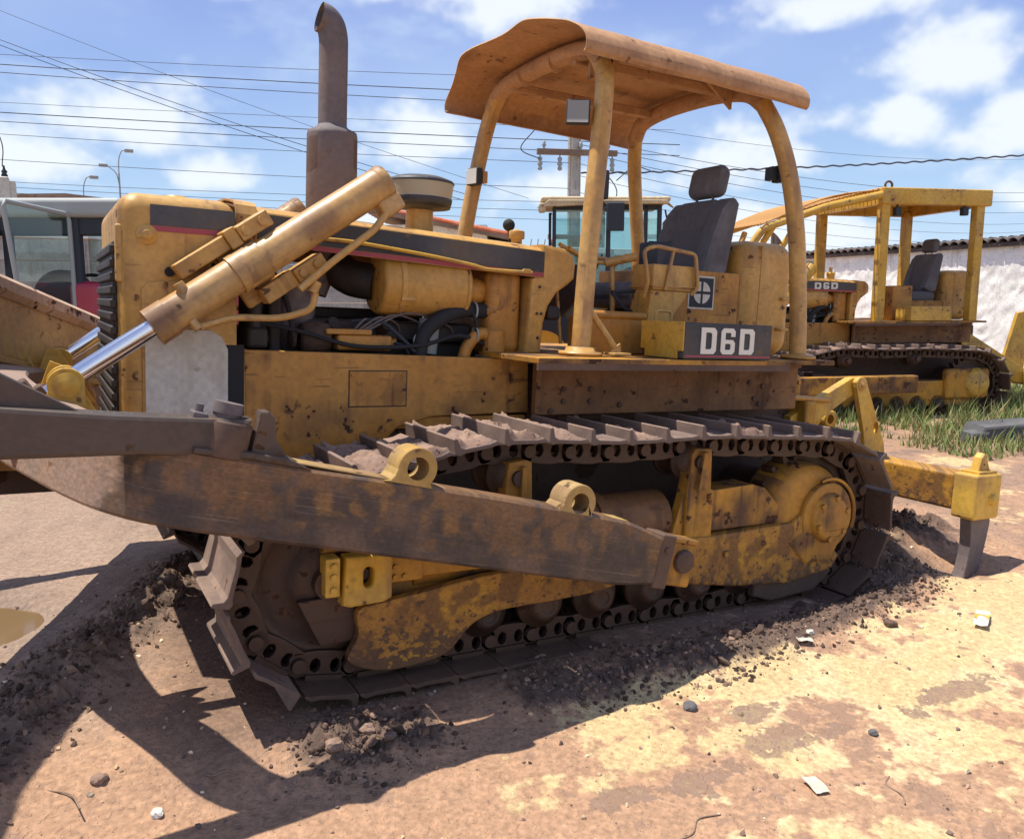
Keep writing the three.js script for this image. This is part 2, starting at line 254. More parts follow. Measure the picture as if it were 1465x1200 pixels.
const numbered = (n) => { const k = used[n] = (used[n] ?? -1) + 1; return k ? `${n}_${String(k).padStart(3, '0')}` : n; };
const stuff = (o) => { o.userData.kind = 'stuff'; return o; };
const mirrorZ = (g) => { if (g.index) g = g.toNonIndexed(); g.applyMatrix4(new THREE.Matrix4().makeScale(1, 1, -1)); for (const k of Object.keys(g.attributes)) { const a = g.attributes[k], n = a.itemSize, A = a.array; for (let i = 0; i < a.count; i += 3) for (let c = 0; c < n; c++) { const t = A[(i + 1) * n + c]; A[(i + 1) * n + c] = A[(i + 2) * n + c]; A[(i + 2) * n + c] = t; } } return g; };
function bolts(list, z, mat, parent, r = .014, l = .014) { for (const [x, y] of list) mesh('bolt', [bolt(x, y, z, r, l)], mat, parent); }
function tag(o, label, category, group, kind) { if (label) o.userData.label = label; if (category) o.userData.category = category; if (group) o.userData.group = group; if (kind) o.userData.kind = kind; return o; }
function thing(name, label, category, pos = [0, 0, 0], turn = 0, group) { const o = new THREE.Group(); o.name = numbered(name); o.position.set(...pos); o.rotation.y = turn; scene.add(o); return tag(o, label, category, group); }
function solo(name, geos, mat, label, category, { group, kind, ...opt } = {}) { const o = mesh(numbered(name), geos, mat, scene, opt); return tag(o, label, category, group, kind); }
function sub(parent, name) { const g = new THREE.Group(); g.name = name; parent.add(g); return g; }
const bolt = (x, y, z, r = .014, l = .016) => T(new THREE.CylinderGeometry(r, r, l, 6), x, y, z, Math.PI / 2, 0, 0);

// ------------------------------------------------------------------ ground
const TILT = -2.7 * Math.PI / 180;                       // the machine stands nose up
const plane = (x) => -.07 + Math.tan(TILT) * x;          // underside of its tracks
function segDist(x, z, P) { let m = 1e9; for (let i = 0; i < P.length - 1; i++) { const [ax, az] = P[i], [bX, bz] = P[i + 1], dx = bX - ax, dz = bz - az, t = clamp(((x - ax) * dx + (z - az) * dz) / (dx * dx + dz * dz)); m = Math.min(m, Math.hypot(x - ax - t * dx, z - az - t * dz)); } return m; }
const RIDGE = [[-4.0, 1.5], [-3.58, .78], [-3.2, .05], [-2.65, -.85], [-2.3, -1.5]];
const BERM = [[-1.75, 1.36], [-1.1, 1.42], [-.4, 1.40], [.3, 1.36], [.75, 1.2]];
const MOUND = [[.62, 1.05], [.8, .75], [1.2, .55], [1.5, .62]];
const CLOD = [[-2.62, 1.36], [-2.3, 1.42]];
const churn = (x, z) => {                                // 0..1, where tracks have torn the surface up
  if (x < -4.6 || x > 2.6 || z < -2.2 || z > 2.2) return 0;
  const w = .9 + .5 * (at(FN, x * .75, z * .75) - .5);
  return Math.max(Math.exp(-((segDist(x, z, RIDGE) / (.20 * w)) ** 2)), (.25 + .75 * step(.42, .62, at(FN, x * .5 + .2, z * .5))) * .85 * Math.exp(-((segDist(x, z, BERM) / (.15 * w)) ** 2)), Math.exp(-((segDist(x, z, MOUND) / (.30 * w)) ** 2)), .75 * Math.exp(-((segDist(x, z, CLOD) / (.14 * w)) ** 2)));
};
const puddleAt = (x, z) => Math.hypot((x + 3.72) / .30, (z + .50) / .42) + .5 * (at(FN, x, z) - .5);
function gy(x, z) {
  const far = Math.hypot(x + 1, z - 1);
  let h = .05 * (fbm(x, z, .55, 3, 201, 0) - .5) - .075 * step(1.15, 1.6, z) * step(.6, -.9, x) - .03 * step(1.6, 2.2, z);
  if (far < 9) {
    h += .020 * (fbm(x, z, 5, 4, 211, 0, .55) - .5);
    const c = churn(x, z), r = fbm(x, z, 9, 4, 221, 0, .62);
    h += c * (.05 + .24 * (r - .42) + .06 * (at(FC, x * .8, z * .8) - .5)) * (z > .5 && x > .62 ? 1.2 : z > 1.1 && x > -2 ? .5 : 1);
    // the strips the tracks stand on, and the low ground under the belly
    const s = step(.22, 0, Math.max(0, Math.abs(Math.abs(z) - .94) - .26)) * step(.3, 0, Math.max(0, x - .25)) * step(.3, 0, Math.max(0, -2.55 - x));
    h = mix(h, Math.min(h * .6 - .01, plane(x) + .012), s);
    const b = step(.25, 0, Math.max(0, Math.abs(z) - .6)) * step(.3, 0, Math.max(0, x - .6)) * step(.4, 0, Math.max(0, -2.4 - x));
    h = mix(h, -.06 + .05 * (r - .5), b * .8);
    h -= .07 * step(1.15, .5, puddleAt(x, z));
    h -= .10 * Math.exp(-(((x - 1.2) / .22) ** 2 + ((z - 1.18) / .24) ** 2));
  }
  if (far > 14) h += .1 * (fbm(x, z, .1, 2, 231, 0) - .5);
  return h;
}
{
  const axis = (a, b, d, lo, hi) => { const v = []; for (let q = a; q <= b + 1e-6; q += d) v.push(q); let s = d; while (v[0] > lo) { s *= 1.14; v.unshift(v[0] - s); } s = d; while (v[v.length - 1] < hi) { s *= 1.14; v.push(v[v.length - 1] + s); } return v; };
  const X = axis(-4.1, 2.4, .0175, -260, 320), Z = axis(-1.3, 2.75, .0175, -330, 60), nx = X.length, nz = Z.length;
  const pos = new Float32Array(nx * nz * 3), uv = new Float32Array(nx * nz * 2), idx = [];
  for (let j = 0; j < nz; j++) for (let i = 0; i < nx; i++) {
    const k = j * nx + i; pos[3 * k] = X[i]; pos[3 * k + 1] = gy(X[i], Z[j]); pos[3 * k + 2] = Z[j];
    uv[2 * k] = (X[i] + 4.4) / 8; uv[2 * k + 1] = (Z[j] + 3.5) / 8;
    if (i && j) idx.push(k - nx - 1, k - 1, k - nx, k - nx, k - 1, k);
  }
  const g = new THREE.BufferGeometry(); g.setAttribute('position', new THREE.BufferAttribute(pos, 3)); g.setAttribute('uv', new THREE.BufferAttribute(uv, 2)); g.setIndex(idx); g.computeVertexNormals();
  const SAND = [189, 165, 122], PALE = [198, 178, 138], PINK = [158, 122, 98], GREY = [122, 102, 89], DARK = [92, 75, 65];
  const spots = [[-1.5, 2.06, .16, .07], [-1.82, 2.02, .15, .05], [-1.06, 2.0, .2, .06], [-.86, 2.06, .14, .06], [-1.05, 1.84, .1, .05], [-.25, 2.12, .22, .05], [-2.35, -2.2, .6, .25]];
  const map = dtex(1792, (u, v) => {
    const x = u * 8 - 4.4, z = v * 8 - 3.5;
    const a = at(FN, x * .2 + .3, z * .2 + .1), b = at(FB, x * .43, z * .43), f = at(FF, x * .9, z * .9) * .5 + at(FC, x * 1.7, z * 1.7) * .5, f2 = at(FB, x * 1.9 + .4, z * 1.9 + .2);
    let c = cm(SAND, PALE, step(.4, .65, b));
    const left = step(-1.2, -2.8, x) * .10 + step(1.9, 1.3, z) * .06;
    c = cm(c, PINK, step(.475, .515, .42 * a + .36 * b + .22 * f2 + left) * .85);
    let g = step(.66, .685, .45 * b + .55 * f2 + .12 * a) * .8;
    for (const [sx, sz, rx, rz] of spots) { if (Math.abs(x - sx) > rx * 2.5 || Math.abs(z - sz) > rz * 2.5) continue; const d = Math.hypot((x - sx) / rx, (z - sz) / rz) + 2.6 * (f2 - .5) + 2.2 * (b - .5) + .8 * (f - .5); g = Math.max(g, step(1.04, .99, d)); }
    c = cm(c, cm(GREY, PINK, .5 * f2), g * (.45 + .5 * step(.35, .6, f)));
    if (x > 1.6 && z < 1.4) c = cm(c, GREY, step(.4, .6, b) * .55 * step(1.6, 2.2, x));
    const q = churn(x, z); c = cm(c, DARK, step(.25, .6, q + .5 * (f2 - .5) + .3 * (b - .5)) * .9);
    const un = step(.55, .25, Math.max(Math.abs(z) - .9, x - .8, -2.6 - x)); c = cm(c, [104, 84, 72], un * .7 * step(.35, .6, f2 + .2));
    c = cm(c, [112, 92, 76], step(1.7, 1.0, puddleAt(x, z)) * .8);
    const wet = step(-2.75, -3.1, x + .18 * (z + .2) + .5 * (b - .5)) * step(1.2, .6, z); c = cm(c, cm([134, 116, 104], [150, 130, 114], b), wet * .75);
    const rut = Math.abs(Math.sin((x * .8 + z * .35) * 16 + 2.5 * (b - .5))) * step(.5, .62, a); c = c.map((k) => k * (1 - .07 * rut));
    return c.map((k) => k * (.76 + .48 * f));
  });
  map.wrapS = map.wrapT = THREE.MirroredRepeatWrapping;
  const bump = dtex(1024, (u, v) => .55 * (at(FC, u * 2, v * 2) * .5 + at(FC, u * 5 + .3, v * 5 + .7) * .5) + .45 * step(.58, .8, at(FF, u, v)), false); bump.repeat.set(8, 8);
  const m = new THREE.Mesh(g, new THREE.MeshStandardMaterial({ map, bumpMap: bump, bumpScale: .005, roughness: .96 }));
  m.name = 'ground'; m.castShadow = m.receiveShadow = true; m.userData.kind = 'structure'; scene.add(m);
  // the shallow brown puddle
  const s = new THREE.Shape(circ(0, 0, .48, 40, .62).map((p) => new THREE.Vector2(...p)));
  const w = new THREE.Mesh(clean(new THREE.ShapeGeometry(s).rotateX(-Math.PI / 2)), new THREE.MeshPhysicalMaterial({ color: '#7d6649', roughness: .06, transmission: .15, thickness: 0, ior: 1.33 }));
  w.name = 'puddle_water'; w.position.set(-3.72, gy(-3.72, -.5) + .035, -.5); w.userData.kind = 'structure'; scene.add(w);
}
// crumbs, clods and small stones
{
  const rr = rngOf(5), base = new THREE.IcosahedronGeometry(1, 1), p = base.attributes.position;
  for (let i = 0; i < p.count; i++) { const v = V3(p.getX(i), p.getY(i), p.getZ(i)), k = .55 + .9 * vn3(v.x * 1.9 + 9, v.y * 1.9, v.z * 1.9, 3); p.setXYZ(i, v.x * k, v.y * k * .75, v.z * k); }
  base.computeVertexNormals();
  const make = (name, n, pick, col, label, mat) => {
    const im = new THREE.InstancedMesh(base, mat, n), m4 = new THREE.Matrix4(), q = new THREE.Quaternion(), c = new THREE.Color();
    for (let i = 0; i < n; i++) {
      const [x, z, s] = pick(); q.setFromEuler(new THREE.Euler(rr() * 6, rr() * 6, rr() * 6));
      m4.compose(V3(x, gy(x, z) + s * .25, z), q, V3(s * (.7 + .6 * rr()), s * (.6 + .5 * rr()), s * (.7 + .6 * rr()))); im.setMatrixAt(i, m4);
      const k = col[Math.floor(rr() * col.length)], t = .75 + .5 * rr(); im.setColorAt(i, c.setRGB(k[0] / 255 * t, k[1] / 255 * t, k[2] / 255 * t, THREE.SRGBColorSpace));
    }
    im.name = name; im.castShadow = im.receiveShadow = true; im.userData.kind = 'stuff'; im.userData.label = label; scene.add(im);
  };
  const along = (P, w) => { const i = Math.floor(rr() * (P.length - 1)), t = rr(), a = P[i], b = P[i + 1]; return [mix(a[0], b[0], t) + w * (rr() + rr() - 1), mix(a[1], b[1], t) + w * (rr() + rr() - 1)]; };
  const M1 = new THREE.MeshStandardMaterial({ color: 0xffffff, roughness: .95 });
  make('mud_clods', 16000, () => { const q = rr(), P = q < .40 ? RIDGE : q < .70 ? BERM : q < .93 ? MOUND : CLOD; return [...along(P, .26), rr() < .006 ? .012 + .016 * rr() : .0018 + .011 * rr() ** 4]; }, [[94, 76, 65], [112, 91, 78], [80, 64, 55], [130, 107, 91]], 'dark crumbled mud clods churned up along the crawler tracks', M1);
  make('gravel', 12000, () => { const t = Math.sqrt(rr()) * 4.6, a = rr() * 6.283; return [-1.7 + t * Math.cos(a), 1.5 + t * .62 * Math.sin(a), .0013 + .010 * rr() ** 9]; }, [[176, 152, 122], [150, 124, 106], [128, 108, 98], [206, 190, 160], [104, 90, 82]], 'small stones and crumbs scattered over the sandy yard', M1);
}

// ------------------------------------------------------------------ crawler tracks
const IDLER = [-2.5, .405, .345], SPROCKET = [.15, .445, .375], PITCHY = .062;
const pathPts = (() => {                                  // the chain's pitch line: along the bottom to the nose, over the idler, back along the top, round the sprocket
  const P = [], [ix, iy, ir] = IDLER, [sx, sy, sr] = SPROCKET;
  for (let i = 0; i <= 40; i++) P.push([mix(sx - .03, ix, i / 40), PITCHY]);
  for (const p of arc(ix, iy, ir, -90, -270, 40)) P.push(p);
  const top = new THREE.CatmullRomCurve3([[ix, iy + ir], [-2.2, .80], [-1.9, .872], [-1.68, .872], [-1.2, .846], [-.72, .858], [-.3, .838], [sx, sy + sr]].map((p) => V3(p[0], p[1], 0)));
  for (const p of top.getPoints(60)) P.push([p.x, p.y]);
  for (const p of arc(sx, sy, sr, 90, -76, 40)) P.push(p);
  const len = [0]; for (let i = 1; i <= P.length; i++) { const a = P[i - 1], b = P[i % P.length]; len.push(len[i - 1] + Math.hypot(b[0] - a[0], b[1] - a[1])); }
  const L = len[len.length - 1], n = Math.round(L / .203), out = [];
  for (let k = 0; k < n; k++) { const s = k / n * L; let i = 1; while (len[i] < s) i++; const t = (s - len[i - 1]) / Math.max(1e-9, len[i] - len[i - 1]), a = P[i - 1], b = P[i % P.length]; out.push([mix(a[0], b[0], t), mix(a[1], b[1], t)]); }
  return out;
})();
const SHOE = (() => {
  const p = [[-.098, .058], [-.098, .118], [-.092, .122], [-.082, .118], [-.074, .084], [-.055, .074], [.05, .072], [.085, .078], [.108, .064], [.108, .054], [.088, .060], [.05, .056], [-.06, .056], [-.08, .050]];
  return clean(poly(p, -.254, .254, .003));
})();
const LINK = (() => {
  const h = .1015, o = [[-h - .036, -.02], [-h - .02, -.048], [-.02, -.056], [.03, -.056], [h - .03, -.05], [h + .02, -.046], [h + .036, -.02], [h + .036, .02], [h + .01, .048], [-h - .02, .05], [-h - .036, .03]];
  const holes = [circ(-.046, .004, .021, 8, .029), circ(.034, .004, .021, 8, .029)];
  const g = [];
  for (const s of [-1, 1]) { g.push(poly(o, s * .078 - .017, s * .078 + .017, .004, holes)); g.push(cyl([h, 0, s * .06], [h, 0, s * .118], .030, .028, 12)); g.push(bx(-.075, .07, .036, .056, s * .078 - .03, s * .078 + .03)); }
  g.push(cyl([h, 0, -.1], [h, 0, .1], .022, .022, 10));
  return mergeGeometries(g.map((q) => clean(q)));
})();
function mudSlab(seed) {                                  // dried mud lying on a shoe behind its grouser
  const nx = 22, nz = 56, pos = [], idx = [];
  for (let j = 0; j <= nz; j++) for (let i = 0; i <= nx; i++) {
    const s = -.085 + .19 * i / nx, z = -.252 + .504 * j / nz, e = Math.min(step(-.085, -.07, s), step(.107, .085, s), step(.254, .235, Math.abs(z)));
    const n = fbm(s + seed * 3.1, z, 9, 4, 600 + seed, 0, .62);
    const hh = .060 + e * (.016 + clamp(n - .45) * .09 + step(-.03, -.08, s) * .030 * step(.45, .6, n) + .012 * (fbm(s + seed, z, 44, 2, 640 + seed, 0) - .5));
    pos.push(s + .006 * (fbm(s, z, 30, 2, seed, 0) - .5), hh, z); if (i && j) { const k = j * (nx + 1) + i; idx.push(k - nx - 2, k - 1, k - nx - 1, k - nx - 1, k - 1, k); }
  }
  const g = new THREE.BufferGeometry(); g.setAttribute('position', new THREE.Float32BufferAttribute(pos, 3)); g.setIndex(idx); g.computeVertexNormals();
  return clean(g, .7);
}
const MUDS = [1, 2, 3, 4].map(mudSlab);
function crawlerTrack(root, zc, phase = .35) {
  const t = sub(root, 'crawler_track'), n = pathPts.length;
  const put = (geo, mat, name, P, x, y) => { const m = new THREE.Mesh(geo, mat); m.name = name; m.castShadow = m.receiveShadow = true; m.position.set(P[0], P[1], zc); m.rotation.z = Math.atan2(y, x); t.add(m); return m; };
  for (let i = 0; i < n; i++) {
    const lerp = (k) => { const a = pathPts[k % n], b = pathPts[(k + 1) % n]; return [mix(a[0], b[0], phase), mix(a[1], b[1], phase)]; };
    const a = lerp(i), b = lerp(i + 1), mid = [(a[0] + b[0]) / 2, (a[1] + b[1]) / 2], dx = b[0] - a[0], dy = b[1] - a[1];
    const up = dx > .1, front = mid[0] < -2.6;
    put(SHOE, up || front ? M.shoe : M.rust, 'track_shoe', mid, dx, dy);
    put(LINK, M.chain, 'track_link', mid, dx, dy);
    if (up && (mid[0] < -1.45 || i % 3 === 0)) put(MUDS[i % 4], M.mud, 'dried_mud', mid, dx, dy);
  }
  return t;
}
function undercarriage(root, s, full) {                   // s = 1 on the machine's left hand, -1 on the other side
  const zc = s * .94, zz = (z) => s > 0 ? z : -z;
  const G = (f) => { const g = f(); return s < 0 ? g.map(mirrorZ) : g; };
  crawlerTrack(root, zc);
  // idler wheel
  const id = mesh('idler_wheel', G(() => [latheZ([[.05, -.09], [.12, -.09], [.14, -.03], [.23, -.03], [.25, -.075], [.292, -.075], [.292, -.03], [.318, -.03], [.318, .03], [.292, .03], [.292, .075], [.25, .075], [.23, .03], [.14, .03], [.12, .09], [.05, .09]], 48).translate(IDLER[0], IDLER[1], .94), cyl([IDLER[0], IDLER[1], .80], [IDLER[0], IDLER[1], 1.08], .06)]), M.chain, root);
  // sprocket with teeth
  const teeth = []; for (let i = 0; i < 25; i++) { const a0 = i / 25 * 360; teeth.push([SPROCKET[0] + .318 * Math.cos(a0 * Math.PI / 180), SPROCKET[1] + .318 * Math.sin(a0 * Math.PI / 180)], ...[[3.4, .335], [5.8, .385], [8.4, .385], [11, .335]].map(([d, r]) => [SPROCKET[0] + r * Math.cos((a0 + d) * Math.PI / 180), SPROCKET[1] + r * Math.sin((a0 + d) * Math.PI / 180)])); }
  mesh('sprocket', G(() => [poly(teeth, .90, .98, .004, [circ(SPROCKET[0], SPROCKET[1], .2, 24)]), latheZ([[.2, -.06], [.27, -.05], [.30, 0], [.27, .05], [.2, .06]], 32).translate(SPROCKET[0], SPROCKET[1], .94)]), M.chain, root);
  // bottom rollers
  for (const x of [-2.12, -1.83, -1.545, -1.255, -.965, -.67, -.37]) {
    mesh('track_roller', G(() => [latheZ([[.002, -.165], [.05, -.16], [.07, -.15], [.075, -.10], [.112, -.10], [.112, -.06], [.085, -.055], [.085, .055], [.112, .06], [.112, .10], [.075, .10], [.07, .15], [.05, .16], [.035, .165], [.034, .155], [.002, .155]], 28).translate(x, .195, .94)]), M.chain, root);
  }
  // carrier rollers with their standing brackets
  for (const [x, y] of [[-1.72, .77], [-.74, .79]]) {
    const c = mesh('carrier_roller', G(() => [latheZ([[.02, -.13], [.066, -.12], [.072, -.08], [.1, -.075], [.1, -.05], [.07, -.04], [.07, .04], [.1, .05], [.1, .075], [.072, .08], [.066, .12], [.02, .13]], 28).translate(x - .005, y, .95)]), M.chain, root);
    mesh('roller_shaft', G(() => [cyl([x, y, .8], [x, y, 1.12], .032)]), M.chain, c);
  }
  if (!full) { mesh('track_frame', G(() => [bx(-2.4, .2, .16, .5, .84, 1.04, .03), bx(-.3, .35, .25, .65, .98, 1.1, .05)]), M.under, root); return; }
  mesh('carrier_bracket', G(() => [poly([[-1.79, .50], [-1.775, .74], [-1.765, .835], [-1.685, .845], [-1.655, .835], [-1.635, .50]], 1.03, 1.10, .008), poly([[-1.72, .5], [-1.715, .82], [-1.695, .82], [-1.685, .5]], 1.10, 1.13, .004)]), M.under, root);
  mesh('carrier_bracket', G(() => [poly([[-.80, .655], [-.785, .83], [-.765, .855], [-.665, .85], [-.655, .655], [-.635, .65], [-.635, .40], [-.80, .40]], 1.02, 1.10, .008), poly([[-.765, .66], [-.74, .84], [-.715, .84], [-.70, .66]], 1.10, 1.135, .004), poly([[-.87, .42], [-.80, .66], [-.80, .40]], 1.03, 1.08, .004), bolt(-.69, .80, 1.105), bolt(-.66, .62, 1.105)]), M.under, root);
  // main rail of the track frame, rear and front
  mesh('rear_rail', G(() => [vUV(poly([[-1.0, .22], [-1.0, .44], [-.66, .425], [-.10, .445], [.0, .50], [.20, .30], [.27, .24], [.22, .17], [-.1, .125], [-.5, .16], [-.75, .2]], .98, 1.115, .012), .02, .46)]), M.guard, root, { keepUV: true });
  mesh('track_frame', G(() => [
    bx(-2.3, -.6, .25, .47, .86, 1.03, .02), cyl([-2.15, .42, .94], [-.9, .46, .94], .12, .12, 24), bolt(-.55, .33, 1.118), bolt(-.3, .36, 1.118)]), M.under, root);
  mesh('frame_ledge', G(() => [poly([[-.635, .44], [-.635, .64], [-.36, .655], [-.27, .63], [-.1, .47], [-.12, .445]], .93, 1.075, .006)]), M.under, root);
  mesh('recoil_housing', G(() => [cyl([-1.9, .47, .93], [-.85, .50, .93], .135, .135, 26), cyl([-1.25, .49, .93], [-1.2, .49, .93], .15, .15, 26)]), M.brown, root);
  const gp = [[-2.40, .30], [-2.27, .325], [-2.1, .345], [-1.86, .375], [-1.5, .375], [-1.2, .345], [-1.10, .29], [-1.25, .243], [-1.5, .225], [-1.80, .215], [-1.90, .185], [-1.95, .145], [-2.02, .075], [-2.16, .045], [-2.32, .05], [-2.44, .11], [-2.40, .20]];
  mesh('roller_guard', G(() => [vUV(poly(round(gp), 1.07, 1.115, .006), .04, .40)]), M.guard, root, { keepUV: true });
  mesh('guard_tongue', G(() => [poly([[-2.62, .345], [-2.44, .355], [-2.33, .20], [-2.36, .17], [-2.53, .16]], 1.03, 1.065, .006)]), M.chain, root);
  mesh('rear_guard', G(() => [poly([[-.32, .155], [-.1, .19], [.2, .225], [.24, .15], [.12, .06], [-.2, .04], [-.32, .08]], 1.05, 1.10, .01)]), M.rust, root);
  // idler yoke block with its slotted window
  const yoke = mesh('idler_yoke', G(() => [poly([[-2.47, .335], [-2.46, .52], [-2.275, .52], [-2.275, .345], [-2.31, .33], [-2.44, .325]], 1.06, 1.14, .012, [[...arc(-2.37, .455, .020, 0, 180, 8), ...arc(-2.37, .415, .020, 180, 360, 8)]])]), M.bright, root);
  mesh('yoke_core', G(() => [bx(-2.42, -2.32, .37, .5, .98, 1.05), cyl([-2.37, .435, 1.04], [-2.37, .435, 1.09], .022)]), M.chain, yoke);
  mesh('yoke_pad', G(() => [bx(-2.535, -2.478, .37, .52, 1.05, 1.13, .008), bolt(-2.505, .40, 1.135), bolt(-2.505, .45, 1.135), bolt(-2.505, .49, 1.135)]), M.bright, yoke);
  mesh('yoke_arm', G(() => [bx(-2.272, -2.13, .385, .52, 1.04, 1.09, .008), bx(-2.13, -1.72, .39, .50, 1.02, 1.07, .008), ...[[-2.25, .41], [-2.25, .45], [-2.25, .495], [-2.21, .41], [-2.21, .49]].map(([x, y]) => bolt(x, y, 1.095, .011)), poly([[-2.53, .52], [-2.5, .57], [-2.4, .585], [-2.25, .54], [-2.24, .522]], .98, 1.06, .01)]), M.under, root);
  // final drive housing and the bolted cover of its outboard bearing
  const fd = mesh('final_drive_case', G(() => [latheZ([[.02, .10], [.20, .10], [.255, .07], [.275, .0], [.275, -.12]], 40).translate(.06, .47, .99), poly([...arc(.15, .455, .185, -60, 200, 22), [-.13, .35], [.0, .22], [.2, .22]], 1.05, 1.125, .015)]), M.under, root);
  mesh('bearing_cover', G(() => [latheZ([[.002, .035], [.10, .035], [.118, .024], [.135, .0], [.135, -.02]], 36).translate(.15, .455, 1.125), ...[20, 80, 140, 200, 260, 320].map((a) => bolt(.15 + .108 * Math.cos(a * Math.PI / 180), .455 + .108 * Math.sin(a * Math.PI / 180), 1.158, .016, .018))]), M.under, fd);
  mesh('guard_strip', G(() => [tube(arc(.15, .455, .205, -20, 110, 12).map((p) => [p[0], p[1], 1.118]), .010, 24, 8)]), M.under, fd);
}

// ------------------------------------------------------------------ lettering cut from plate
function glyph(ch, x, y, w, h, z, t = .004) {
  const k = w * .30, c = w * .16, S = (o, hs) => poly(o, z, z + t, 0, hs);
  const rr4 = (x0, y0, x1, y1, a, b, cc, d) => [[x0 + a, y0], [x1 - b, y0], [x1, y0 + b], [x1, y1 - cc], [x1 - cc, y1], [x0 + d, y1], [x0, y1 - d], [x0, y0 + a]];
  if (ch === 'D') return S(rr4(x, y, x + w, y + h, .001, c, c, .001), [rr4(x + k, y + k * .8, x + w - k, y + h - k * .8, .001, c * .5, c * .5, .001)]);
  // 6: a ring with an open upper right, as one outline plus a counter
  const o = [[x + c, y], [x + w - c, y], [x + w, y + c], [x + w, y + h * .56 - c], [x + w - c, y + h * .56], [x + k, y + h * .56], [x + k, y + h - k * .8], [x + w - k, y + h - k * .8], [x + w - k, y + h * .68], [x + w, y + h * .68], [x + w, y + h - c], [x + w - c, y + h], [x + c, y + h], [x, y + h - c], [x, y + c]];
  return S(o, [rr4(x + k, y + k * .8, x + w - k, y + h * .56 - k * .7, c * .3, c * .4, c * .4, c * .3)]);
}
// ------------------------------------------------------------------ the tractor body shared by the two bulldozers
function hoodShell(x0, x1, y0, y1, zh, drop, crown = .035, t = .008) {
  const half = [[zh, -drop], [zh, -.055], [zh - .018, -.018], [zh - .055, 0], [zh * .5, crown * .75], [0, crown]];
  const out = [...half, ...half.slice(0, -1).reverse().map(([z, y]) => [-z, y])], inn = out.map(([z, y]) => [z * (1 - t / zh), y - (y > -drop ? t : 0)]).reverse();
  const s = new THREE.Shape([...out, ...inn].map((p) => new THREE.Vector2(...p)));
  const g = new THREE.ExtrudeGeometry(s, { depth: x1 - x0, bevelEnabled: false, steps: 8 });
  g.rotateY(Math.PI / 2);                                  // shape x -> -z, depth -> +x
  g.applyMatrix4(new THREE.Matrix4().set(1, 0, 0, x0, (y1 - y0) / (x1 - x0), 1, 0, y0, 0, 0, 1, 0, 0, 0, 0, 1));
  g.computeVertexNormals(); return g;
}
const sheetX = (x0, x1, a0, a1, b0, b1, z0, z1) => poly([[x0, a0], [x1, b0], [x1, b1], [x0, a1]], z0, z1);
